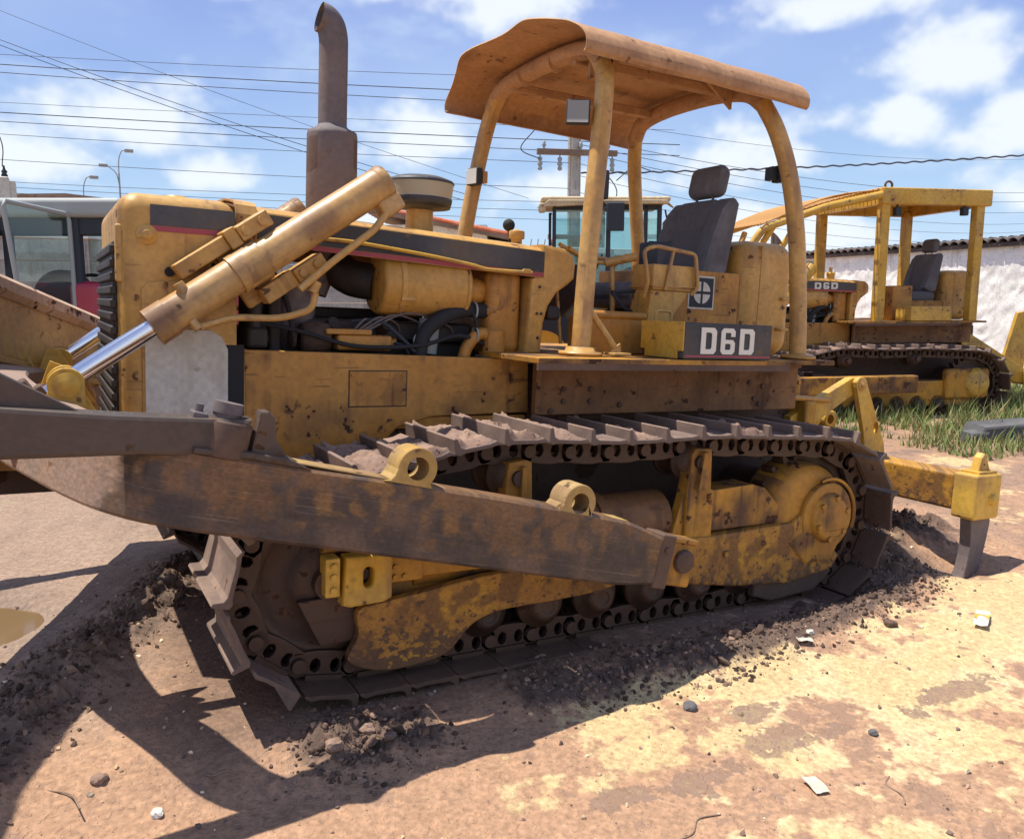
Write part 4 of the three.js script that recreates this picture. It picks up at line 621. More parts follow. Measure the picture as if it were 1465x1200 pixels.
// ------------------------------------------------------------------ push frame, angling strut, blade, ripper
{
  const D = dozer;
  const F = sub(D, 'push_frame'); F.position.set(-1.05, .41, 0); F.rotation.z = -12.8 * Math.PI / 180;
  const outer = [[-.09, 1.40], [-1.0, 1.40], [-1.9, 1.40], [-2.03, 1.39], [-2.13, 1.36], [-2.2, 1.318], [-2.29, 1.21], [-2.36, 1.07], [-2.46, .83], [-2.58, .52], [-2.64, .2], [-2.65, 0]];
  const line = [...outer, ...outer.slice(0, -1).reverse().map(([x, z]) => [x, -z])];
  const cv = new THREE.CatmullRomCurve3(line.map(([x, z]) => V3(x, 0, z)), false, 'catmullrom', .35), N = 170, P = cv.getSpacedPoints(N), L = cv.getLength();
  const ring = (i) => {
    const p = P[i], t = cv.getTangentAt(i / N), nx = t.z, nz = -t.x, s = i / N * L, q = Math.min(s, L - s), w = .13;     // n points inward
    const inward = V3(nx, 0, nz); if (inward.dot(V3(-1.2 - p.x, 0, -p.z)) < 0) inward.negate();
    const lo = -mix(.10, .125, step(0, .3, q)) - .012 * step(1.9, 2.6, q), hi = mix(.095, .135, step(0, .3, q)) + .012 * Math.sin(q * 2.2);
    const b = .012, a = [[0, lo + b, 0], [0, hi - b, 0], [b, hi, 1], [w - b, hi, 1], [w, hi - b, 2], [w, lo + b, 2], [w - b, lo, 3], [b, lo, 3]];
    return a.map(([d, y]) => [p.x + inward.x * d, y, p.z + inward.z * d, q / 5, (y + .16) / .32]);
  };
  const pos = [], uv = [], quad = (a, b, c, d) => { for (const v of [a, b, c, a, c, d]) { pos.push(v[0], v[1], v[2]); uv.push(v[3], clamp(v[4], .01, .99)); } };
  let prev = ring(0); const cap = (r) => { for (let k = 1; k < 7; k++) for (const v of [r[0], r[k], r[k + 1]]) { pos.push(v[0], v[1], v[2]); uv.push(v[3], v[4]); } };
  cap(prev);
  for (let i = 1; i <= N; i++) { const r = ring(i); for (let k = 0; k < 8; k++) quad(prev[k], prev[(k + 1) % 8], r[(k + 1) % 8], r[k]); prev = r; }
  cap(prev);
  const g = new THREE.BufferGeometry(); g.setAttribute('position', new THREE.Float32BufferAttribute(pos, 3)); g.setAttribute('uv', new THREE.Float32BufferAttribute(uv, 2)); g.computeVertexNormals();
  mesh('frame_beam', [g], M.arm, F, { keepUV: true });
  for (const s of [1, -1]) {
    const mz = (a) => s < 0 ? a.map(mirrorZ) : a;
    // dried dirt and old paint on the beam's upper face
    mesh('beam_top_plate', mz([bx(-1.9, -.35, .137, .143, 1.285, 1.388, .002)]), M.dusty, F);
    for (const [x, y] of [[-1.319, .195], [-.611, .178]]) {
      const o = [[x - .115, .134], [x - .09, .142], [x - .078, .160], ...arc(x, y, .074, 190, -35, 26), [x + .066, .142], [x + .074, .134]];
      mesh('strut_eye', mz([poly(o, 1.283, 1.398, .005, [circ(x, y, .046, 28).reverse()])]), M.dusty, F);
    }
    const tc = mesh('trunnion_cap', mz([bx(-.085, .075, -.105, .095, 1.27, 1.37, .015), bx(-.10, .06, .088, .108, 1.26, 1.385, .005), cyl([0, 0, 1.1], [0, 0, 1.3], .06)]), M.under, F);
    mesh('trunnion_disc', mz([latheZ([[.002, .03], [.042, .028], [.050, .018], [.052, 0]], 28).translate(.005, .01, 1.368)]), M.rust, F);
    mesh('end_plate', mz([bx(-.16, -.085, -.115, .115, 1.263, 1.404, .008), bolt(-.125, .05, 1.407, .014, .008)]), M.rust, F);
    // clevis and pin that hold the angling strut
    mesh('strut_bracket', mz([poly([[-1.70, .135], [-1.77, .155], [-1.815, .20], [-1.835, .27], [-1.86, .285], [-1.885, .28], [-1.885, .12], [-1.78, .12]], 1.31, 1.375, .008)]), M.arm2, F);
    mesh('bracket_foot', mz([poly([[-1.69, .128], [-1.88, .128], [-2.06, .115], [-2.06, .135], [-1.88, .150], [-1.76, .150]], 1.27, 1.40, .006)]), M.arm2, F);
    const st = mesh('angling_strut', mz([poly([[-1.905, .125], [-1.905, .250], [-2.30, .185], [-2.568, .150], [-3.35, .05], [-3.35, -.13], [-2.568, .0], [-2.2, .082]], 1.275, 1.385, .014), poly([[-2.37, .17], [-2.62, .245], [-3.3, .40], [-3.35, .06], [-2.568, .145]], 1.315, 1.345, .006)]), M.arm2, F);
    mesh('strut_pin', mz([cyl([-1.975, .08, 1.33], [-1.975, .275, 1.33], .042, .042, 28), cyl([-1.975, .250, 1.33], [-1.975, .285, 1.33], .047, .045, 28), bx(-2.08, -2.035, .21, .24, 1.29, 1.37, .006), T(new THREE.CylinderGeometry(.014, .014, .03, 6), -2.06, .248, 1.33)]), M.exhaust, st);
    mesh('pin_barrel', mz([latheZ([[.06, -.058], [.072, -.05], [.072, .05], [.06, .058]], 30).rotateX(Math.PI / 2).translate(-1.962, .172, 1.34)]), M.rust, st);
    // where the lift rod takes hold
    const lb = mesh('lift_bracket', mz([poly([[-3.29, .90], ...arc(-3.352, 1.125, .062, 20, 200, 16), [-3.47, .92]], .575, .60, .004), poly([[-3.29, .90], ...arc(-3.352, 1.125, .062, 20, 200, 16), [-3.47, .92]], .70, .725, .004), poly([[-3.20, .93], [-3.352, 1.18], [-3.40, 1.2], [-3.47, 1.0], [-3.4, .9]], .52, .54, .003)]), M.bright, D);
    mesh('bracket_pin', mz([latheZ([[.001, .016], [.018, .016], [.02, .008], [.044, .007], [.046, 0]], 24).translate(-3.352, 1.125, .725), cyl([-3.352, 1.125, .56], [-3.352, 1.125, .73], .03)]), M.bright, lb);
  }
  // the angled, raised blade seen from behind
  const B = sub(D, 'dozer_blade');
  const Lv = V3(-.417, .181, .890).normalize(), Up = V3(-.12, 1, 0).addScaledVector(Lv, -V3(-.12, 1, 0).dot(Lv)).normalize(), Xv = Up.clone().cross(Lv).normalize();
  const mt = new THREE.Matrix4().makeBasis(Xv, Up, Lv).setPosition(-3.745, 1.573, 0);
  const put = (a) => a.map((q) => q.applyMatrix4(mt));
  mesh('moldboard', put([poly([[-.06, -.02], [-.02, -.02], [0, -.10], [.004, -.34], [-.02, -.36], [-.02, -.60], [-.10, -.84], [-.16, -.84], [-.09, -.60], [-.10, -.35]], -1.95, 1.95, .004)]), M.blade, B);
  mesh('top_edge', put([poly([[-.11, -.05], [-.09, .0], [.01, .02], [.035, -.005], [.03, -.05], [.0, -.075]], -1.95, 1.95, .006)]), M.flaky, B);
  mesh('back_rib', put([poly([[-.02, -.36], [.012, -.345], [.014, -.375], [-.02, -.40]], -1.95, 1.95)]), M.blade, B);
  mesh('cutting_edge', put([bx(-.19, -.16, -.95, -.76, -1.95, 1.95)]), M.rust, B);
  mesh('blade_stiffener', put([-1.2, -.6, .6, 1.2].map((z) => poly([[0, -.30], [.06, -.45], [.06, -.75], [-.12, -.80], [-.02, -.36]], z - .01, z + .01))), M.blade, B);
  // ripper
  const R = sub(D, 'ripper');
  mesh('tool_beam', [vUV(bx(1.18, 1.36, .42, .635, -1.14, 1.14, .02), .36, .60)], M.guard, R, { keepUV: true });
  for (const z of [1.21, 0, -1.21]) {
    mesh('shank_holder', [bx(1.165, 1.405, .385, .65, z - .075, z + .075, .02)], M.bright, R);
    mesh('holder_lug', [poly([[1.22, .645], [1.25, .74], [1.275, .765], [1.30, .74], [1.35, .645]], z - .02, z + .035, .01, [circ(1.275, .70, .017, 12).reverse()]), bx(1.2, 1.37, .645, .665, z - .055, z + .06, .006)], M.bright, R);
    mesh('holder_pin', [latheZ([[.001, .02], [.03, .018], [.034, 0]], 22).translate(1.32, .50, z + .075)], M.bright, R);
    mesh('ripper_shank', [poly(round([[1.22, .42], [1.225, .25], [1.21, .12], [1.175, .02], [1.11, -.06], [1.17, -.10], [1.26, -.06], [1.32, .04], [1.36, .18], [1.38, .42]], 3), z - .036, z + .036, .006)], M.exhaust, R);
    mesh('shank_tip', [poly([[1.20, .065], [1.16, .0], [1.02, -.10], [1.10, -.12], [1.25, -.07]], z - .04, z + .04, .006)], M.rust, R);
  }
  for (const z of [.47, -.47]) {
    mesh('ripper_arm', [poly([[.5, .80], [.50, .90], [1.02, 1.135], [1.075, 1.14], [1.11, 1.10], [1.09, 1.05], [1.04, 1.03], [.62, .80]], z - .03, z + .03, .006)], M.bright, R);
    mesh('ripper_link_plate', [poly([[1.02, 1.08], ...arc(1.065, 1.09, .055, 160, 10, 10), [1.33, .72], [1.36, .60], [1.17, .60], [1.12, .80]], z + .035, z + .07, .006, [circ(1.235, .82, .030, 14, .045).reverse()])], M.bright, R);
    mesh('link_pin', [latheZ([[.001, .018], [.014, .018], [.016, .006], [.034, .006], [.036, 0]], 20).translate(1.065, 1.09, z + .07)], M.post, R);
    mesh('ripper_cylinder', [cyl([.62, .89, z - .10], [.9, .87, z - .10], .024, .024, 18), latheZ([[.03, -.03], [.058, -.03], [.058, .05], [.03, .05]], 24).translate(.95, .865, z - .10), latheZ([[.03, -.02], [.05, -.02], [.05, .02], [.03, .02]], 24).translate(.80, .875, z - .06)], M.bright, R);
    mesh('cylinder_rod', [cyl([.56, .895, z - .02], [.74, .885, z - .02], .020, .020, 16)], M.chrome, R);
    mesh('hydraulic_tube', [cyl([.3, 1.03, z + .05], [.8, 1.0, z + .05], .018, .018, 10)], M.post, R);
  }
  mesh('rear_case', [bx(.5, .72, .55, 1.15, -.38, .38, .04), bx(.56, .66, .75, 1.0, .40, .56, .02), ...[[.66, 1.1], [.7, 1.0]].map(([x, y]) => bolt(x, y, .4))], M.under, D);
}

// ------------------------------------------------------------------ the second bulldozer, parked further back
{
  const D = thing('bulldozer', 'yellow bulldozer with square post cab frame and sloping mesh guard, parked by the white wall', 'bulldozer', [7.45, -.05, -3.62], -18 * Math.PI / 180, 'yellow bulldozers in the yard');
  tractorBody(D); undercarriage(D, 1, false); undercarriage(D, -1, false);
  mesh('stripe_letters', [glyph('D', -1.86, 1.672, .095, .085, .4585), glyph('6', -1.735, 1.672, .085, .085, .4585), glyph('D', -1.62, 1.672, .095, .085, .4585)], M.white, D);
  mesh('cut_exhaust_pipe', [(() => { const g = new THREE.CylinderGeometry(.085, .085, .62, 24, 1), p = g.attributes.position; for (let i = 0; i < p.count; i++) if (p.getY(i) > 0) p.setY(i, p.getY(i) - (p.getX(i) + .085) * 1.3); return g.translate(-2.2, 2.12, .05); })()], M.exhaust, D);
  mesh('filler_neck', [lathe([[.05, 1.78], [.05, 1.86], [.06, 1.865], [.06, 1.90], [.02, 1.905], [.02, 1.94], [.03, 1.96], [.001, 1.97]], 18).translate(-1.45, 0, .15)], M.bright, D);
  mesh('intake_stem', [cyl([-1.85, 1.8, 0], [-1.85, 1.95, 0], .12), cyl([-1.85, 1.95, 0], [-1.85, 2.05, 0], .2)], M.silver, D);
  mesh('lift_cylinder', [cyl([-2.55, 1.35, .62], [-2.0, 1.95, .62], .08)], M.bright, D);
  for (const s of [1, -1]) {
    mesh('cab_post', [bx(-1.16, -1.04, 1.25, 2.80, s * .72 - .06, s * .72 + .06, .01)], M.bright, D);
    mesh('cab_post', [bx(.22, .34, 1.25, 2.80, s * .72 - .06, s * .72 + .06, .01)], M.bright, D);
    mesh('roof_beam', [bx(-1.18, .42, 2.74, 2.95, s * .76 - .05, s * .76 + .05, .02)], M.bright, D);
    mesh('sweep_rail', [bar([[-1.15, 2.86, .76 * s], [-1.9, 2.70, .74 * s], [-2.75, 2.42, .70 * s], [-2.95, 2.1, .64 * s], [-3.0, 1.85, .5 * s]], .05, 10, .1)], M.bright, D);
    for (const x of [-2.6, -2.3]) mesh('sweep_strut', [cyl([x, 2.47, .71 * s], [x - .32, 1.85, .5 * s], .04, .04, 10)], M.bright, D);
  }
  mesh('roof_panel', [bx(-1.15, .40, 2.88, 2.945, -.72, .72, .01), bx(-1.18, -1.08, 2.74, 2.88, -.72, .72), bx(.30, .40, 2.74, 2.88, -.72, .72)], M.bright, D);
  const gs = []; for (let i = 0; i < 18; i++) { const z = -.72 + 1.44 * i / 17; gs.push(tube([[-1.12, 2.93, z], [-1.9, 2.79 + .02, z], [-2.8, 2.46, z]], .010, 10, 4)); } for (let i = 0; i < 22; i++) { const t = i / 21, x = mix(-1.12, -2.8, t), y = mix(2.94, 2.46, t) + .10 * t * (1 - t) * 1.2 + .01; gs.push(cyl([x, y, -.74], [x, y, .74], .010, .010, 4)); }
  mesh('mesh_guard', gs, M.tileOrange, D);
  mesh('lifting_eye', [T(new THREE.TorusGeometry(.05, .015, 8, 16), -1.05, 2.98, .72)], M.rust, D);
  for (const [x, y] of [[-.92, 2.66], [.06, 2.68]]) mesh('work_lamp', [bx(x - .04, x + .04, y - .06, y + .05, .70, .78, .01), cyl([x, y + .04, .74], [x, 2.78, .74], .012)], M.dark, D);
  mesh('battery_box', [bx(-.75, -.15, 1.262, 1.45, .6, .92, .01)], M.bright, D);
  mesh('control_console', [bx(-.7, -.4, 1.26, 1.72, .25, .45, .02)], M.frame, D);
  mesh('seat_pedestal', [bx(-.42, .12, 1.26, 1.52, -.3, .38, .01)], M.frame, D);
  mesh('sprocket_hub', [latheZ([[.002, .04], [.14, .035], [.17, .0], [.2, -.05]], 30).translate(.15, .455, 1.12)], M.bright, D);
  mesh('ripper_plate', [poly([[.35, 1.0], [.5, 1.08], [1.55, .50], [1.5, .38], [1.3, .38], [.5, .72]], .42, .48, .006), poly([[1.15, .62], [1.35, 1.35], [1.5, 1.38], [1.6, 1.2], [1.5, .5]], .30, .36, .006), bx(1.4, 1.58, .35, .55, -1, 1, .02)], M.bright, D);
  mesh('blade', [poly([[-3.9, .1], [-3.8, .6], [-3.9, 1.1], [-3.95, 1.1], [-3.86, .6], [-4.0, .1]], -1.8, 1.8)], M.blade, D);
  mesh('push_arm', [bx(-3.9, -.9, .38, .6, 1.24, 1.36, .02), bx(-3.9, -.9, .38, .6, -1.36, -1.24, .02)], M.under, D);
}
// ------------------------------------------------------------------ wheel loader behind the canopy
{
  const turn = -29.1 * Math.PI / 180, W = thing('wheel_loader', 'yellow wheel loader with glazed cab standing behind the canopy bulldozer', 'wheel loader', [3.78, 0, -6.1], turn);
  mesh('chassis', [bx(-1.0, 1.2, .55, 1.02, -.7, .55, .03), bx(-1.15, -.78, .7, 1.42, -.2, .62, .04), bx(.75, 2.3, .8, 1.75, -.9, .2, .08), bx(-.78, .8, .98, 1.08, -.7, .62, .02)], M.bright, W);
  mesh('reflective_tape', [bx(-1.02, -.92, 1.36, 1.405, .618, .624), bx(-.84, -.79, 1.36, 1.405, .618, .624)], M.plate, W); mesh('reflective_tape', [bx(-.915, -.845, 1.36, 1.405, .618, .624)], M.redPaint, W);
  mesh('cab_frame', [bx(-.74, -.69, 1.05, 2.78, .5, .56, .01), bx(.70, .76, 1.05, 2.78, .5, .56, .01), bx(.0, .06, 1.05, 2.78, .5, .56, .01), bx(.52, .57, 1.05, 2.78, .5, .55, .01), bx(-.74, -.69, 1.05, 2.78, -.72, -.66, .01), bx(.70, .76, 1.05, 2.78, -.72, -.66, .01), bx(-.74, .76, 1.05, 1.22, .5, .55, .01), bx(-.74, .76, 2.70, 2.8, .49, .55, .01), bx(-.74, .76, 1.05, 1.3, -.72, -.68), bx(.3, .6, 1.0, 1.9, -.6, -.4, .05)], M.dark, W);
  mesh('cab_roof', [bx(-.90, .86, 2.80, 2.87, -.8, .66, .03), poly([[-.95, 2.72], [-.80, 2.82], [.80, 2.82], [.90, 2.72], [.82, 2.77], [-.85, 2.77]], .56, .68, .01), bx(-.93, -.84, 2.66, 2.78, .5, .68, .02)], M.tan, W);
  for (const [a, b, z] of [[-.69, 0, .53], [.06, .52, .53], [.57, .70, .53], [-.69, .70, -.69]]) mesh('cab_glass', [bx(a, b, 1.22, 2.70, z - .003, z + .003)], M.glass, W);
  mesh('cab_glass', [bx(-.72, -.714, 1.22, 2.70, -.66, .5)], M.glass, W); mesh('cab_glass', [bx(.73, .736, 1.22, 2.70, -.66, .5)], M.glass, W);
  mesh('driver_seat', [bx(.12, .5, 1.2, 1.35, -.35, .05, .05), bx(.36, .5, 1.3, 1.95, -.35, .05, .06)], M.seat, W);
  mesh('steering_wheel', [T(new THREE.TorusGeometry(.18, .018, 8, 24), .1, 1.62, .05, 1.1, .3, 0), cyl([.05, 1.2, .05], [.1, 1.62, .05], .03)], M.rubber, W);
  mesh('wiper', [cyl([-.4, 1.25, .55], [-.05, 2.1, .55], .014, .014, 6)], M.rubber, W);
  mesh('mirror', [bx(-.02, .22, 2.40, 2.78, .72, .76, .02), cyl([.1, 2.7, .74], [.1, 2.8, .6], .012)], M.dark, W);
  mesh('mirror', [bx(.84, .98, 2.15, 2.28, .55, .60, .02), cyl([.9, 2.26, .58], [.80, 2.7, .56], .012)], M.dark, W);
  mesh('exhaust_stack', [poly([[.88, 1.7], [.88, 2.58], [1.0, 2.72], [1.10, 2.80], [1.12, 2.68], [1.04, 2.60], [1.04, 1.7]], -.1, .06, .02)], M.stack, W);
  mesh('boom_arm', [poly([[-1.2, 1.2], [-1.1, 1.5], [-2.2, .8], [-2.7, .3], [-2.6, .2], [-2.1, .55]], -.5, -.38, .01), poly([[-1.2, 1.2], [-1.1, 1.5], [-2.2, .8], [-2.7, .3], [-2.6, .2], [-2.1, .55]], .3, .42, .01)], M.bright, W);
  for (const [x, z] of [[-.9, .85], [1.5, .75], [-.9, -.95], [1.5, -.95]]) { const w = mesh('wheel', [latheZ([[.36, -.22], [.62, -.22], [.70, -.16], [.72, 0], [.70, .16], [.62, .22], [.36, .22]], 36).translate(x, .72, z)], M.rubber, W); mesh('wheel_rim', [latheZ([[.02, .08], [.2, .08], [.34, .16], [.37, .2]], 28).translate(x, .72, z)], M.bright, w); }
}
// ------------------------------------------------------------------ red farm tractor with an open cab door
{
  const turn = -29.1 * Math.PI / 180, W = thing('farm_tractor', 'red tractor with grey cab roof and its glass door hanging open', 'tractor', [-3.28, 0, -4.75], turn);
  mesh('cab_roof', [bx(-1.4, .78, 2.215, 2.385, -1.3, .16, .05)], M.silver, W);
  mesh('cab_frame', [bx(-.32, -.25, 1.1, 2.25, .03, .12, .02), bx(.30, .37, 1.5, 2.25, .03, .12, .02), bx(-1.35, -1.27, 1.1, 2.25, .03, .12, .02), bx(-1.35, .6, 2.06, 2.24, .0, .10, .02), bx(.66, .74, 1.5, 2.25, -.1, .0, .02), bx(.66, .74, 1.5, 2.25, -1.2, -1.1, .02), bx(-1.3, -.32, 1.0, 1.45, -.1, .1, .03), bx(-.62, -.48, 1.45, 2.1, .02, .1, .02), bx(.35, .72, 1.50, 1.56, -.1, .08, .01), bx(-1.3, .7, .9, 1.1, -1.2, .1, .03), bx(-1.35, -1.27, 1.1, 2.25, -1.2, -1.1), bx(.33, .39, 1.55, 2.2, -1.2, -1.15)], M.dark, W);
  mesh('cab_glass', [bx(.37, .70, 1.56, 2.18, -.045, -.040)], M.glass, W);
  const door = sub(W, 'cab_door'); door.position.set(.30, 0, .13); door.rotation.y = -1.95;
  mesh('door_glass', [poly([[.03, 1.35], [.0, 2.22], [.62, 2.28], [.52, 1.45]], -.004, .004)], M.glass, door);
  mesh('door_frame', [bar([[.0, 1.33, 0], [.0, 2.24, 0], [.63, 2.30, 0], [.53, 1.40, 0], [.0, 1.33, 0]], .02, 8)], M.silver, door);
  mesh('steering_wheel', [T(new THREE.TorusGeometry(.2, .016, 8, 24), .12, 1.60, -.5, 1.0, .4, 0)], M.rubber, W);
  mesh('wheel_arch', [cyl([.02, 1.50, -.3], [.02, 1.50, -.18], .27, .27, 30), bx(-.2, .3, 1.0, 1.5, -.32, -.16, .02)], M.dark, W);
  mesh('engine_hood', [bx(.24, 2.2, 1.05, 1.66, -.95, .14, .07)], M.redPaint, W);
  mesh('chassis', [bx(-1.2, 2.1, .55, 1.05, -.9, -.1, .05)], M.dark, W);
  mesh('mirror', [bx(-.42, -.30, 1.78, 2.14, .2, .23, .03), cyl([-.36, 2.0, .2], [-.34, 2.1, .1], .012)], M.dark, W);
  for (const [x, r, z] of [[-.75, .78, .25], [1.75, .5, .2], [-.75, .78, -1.35], [1.75, .5, -1.2]]) { const w = mesh('wheel', [latheZ([[r * .5, -.2], [r * .9, -.2], [r, -.13], [r, .13], [r * .9, .2], [r * .5, .2]], 36).translate(x, r, z)], M.rubber, W); mesh('wheel_rim', [latheZ([[.02, .05], [r * .3, .06], [r * .52, .18]], 24).translate(x, r, z)], M.silver, w); }
}
// ------------------------------------------------------------------ walls and houses
{
  // precast concrete wall: posts with planks slotted between them
  const W = thing('plank_wall', 'grey precast concrete plank wall with light coping behind the machines', 'wall', [0, 0, -9.2], -2 * Math.PI / 180);
  const rr = rngOf(12), plankG = clean(bx(-.985, .985, .0, .29, -.025, .025, .008)), postG = clean(bx(-.06, .06, 0, 2.5, -.07, .07, .01)), capG = clean(bx(-1.0, 1.0, 0, .09, -.07, .07, .01));
  const add = (g, m, n, x, y, z) => { const q = new THREE.Mesh(g, m); q.name = n; q.position.set(x, y, z); q.castShadow = q.receiveShadow = true; W.add(q); };
  for (let k = 0; k < 8; k++) { const x = -7 + k * 2; add(postG, M.concrete, 'post', x - 1, -.1, 0); for (let i = 0; i < 8; i++) add(plankG, M.concrete, 'plank', x, -.05 + i * .295, .012 * (rr() - .5)); add(capG, M.whitewash, 'coping', x, 2.32, 0); }
  // roughcast white wall with a row of dark roof tiles along its top
  const S = [10.75, -.6], E = [12.9, -14.5], len = Math.hypot(E[0] - S[0], E[1] - S[1]), turn = Math.atan2(-(E[1] - S[1]), E[0] - S[0]);
  const Q = thing('white_wall', 'rough white plastered yard wall topped with dark clay tiles', 'wall', [S[0], 0, S[1]], turn);
  const nx = 220, ny = 44, pos = [], idx = [], uv = [];
  for (let j = 0; j <= ny; j++) for (let i = 0; i <= nx; i++) { const x = i / nx * len, y = -.1 + j / ny * 2.5; pos.push(x, y, -.11 - .045 * (at(FM, x * .9, y * .9) - .5) - .03 * (at(FC, x * .5, y * .5) - .5)); uv.push(x / 1.6, y / 1.6); if (i && j) { const k = j * (nx + 1) + i; idx.push(k - nx - 2, k - 1, k - nx - 1, k - nx - 1, k - 1, k); } }
  const g = new THREE.BufferGeometry(); g.setAttribute('position', new THREE.Float32BufferAttribute(pos, 3)); g.setAttribute('uv', new THREE.Float32BufferAttribute(uv, 2)); g.setIndex(idx); g.computeVertexNormals();
  // the yard side of the wall faces the machines
  mesh('plaster_face', [g.clone()], M.whitewash, Q, { keepUV: true });
  mesh('wall_core', [bx(0, len, -.1, 2.4, -.09, .09)], M.whitewash, Q);
  const tg = clean(T(new THREE.CylinderGeometry(.075, .095, .3, 10, 1, true, 0, Math.PI), 0, 0, 0, Math.PI / 2, 0, 0).rotateY(0).rotateZ(0));
  for (let i = 0; i * .2 < len; i++) for (const s of [0, 1]) { const m = new THREE.Mesh(tg, M.darkTile); m.name = 'tile'; m.castShadow = m.receiveShadow = true; m.position.set(.1 + i * .2 + .015 * (rr() - .5), 2.44 + (s ? .0 : .02), s ? .08 : -.08); m.rotation.set(s ? .28 : -.28, 0, Math.PI / 2 + .06 * (rr() - .5), 'YXZ'); m.rotation.set(0, 0, 0); m.rotateX(s ? .25 : -.25); m.rotateZ(Math.PI / 2); Q.add(m); if (Q.children.length > 290) break; }
  mesh('tile_bed', [bx(0, len, 2.38, 2.45, -.19, .19)], M.darkTile, Q);
  // house with a low tiled roof
  const H = thing('tiled_house', 'pale house with low red tiled roof behind the plank wall', 'house', [4.9, 0, -13.8], -29.1 * Math.PI / 180);
  mesh('wall', [bx(-1.55, 1.5, 0, 2.75, -3, 0), bx(-1.4, .9, 2.7, 3.15, -3, -.02)], M.whitewash, H);
  const sl = Math.atan2(.62, 3.2), rf = sub(H, 'roof'); rf.position.set(-1.75, 3.52, .25); rf.rotation.z = -sl;
  mesh('roof_slab', [bx(-.1, 3.35, -.1, -.03, -3.4, .05)], M.timber, rf);
  const ts = []; for (let i = 0; i < 24; i++) for (let j = 0; j < 8; j++) ts.push(T(new THREE.CylinderGeometry(.075, .085, .46, 8, 1, true, 0, Math.PI), .0 + i * .14, .0, -.15 - j * .42, Math.PI / 2 - .06, 0, Math.PI / 2));
  tag(mesh('roof_tiles', ts, M.tile, rf), null, null, null, 'stuff');
  mesh('side_wall', [bx(1.5, 3.2, 0, 2.55, -2, -.2)], M.concrete, H);
  mesh('window', [bx(-.9, -.2, 1.4, 2.3, .0, .03)], M.dark, H);
  const K = thing('brick_house', 'low unplastered brick house with flat roof slab far behind the tractor', 'house', [-2.9, 0, -16.2], -29.1 * Math.PI / 180);
  mesh('wall', [bx(-2.4, 2.2, 0, 3.40, -3, 0)], M.brick, K); mesh('roof_slab', [poly([[-2.6, 3.5], [-2.6, 3.58], [.3, 3.62], [2.5, 3.36], [2.5, 3.28], [.3, 3.52]], -3.2, .25)], M.timber, K); mesh('pillar', [bx(-.1, .12, 0, 3.5, .0, .03)], M.concrete, K);
}
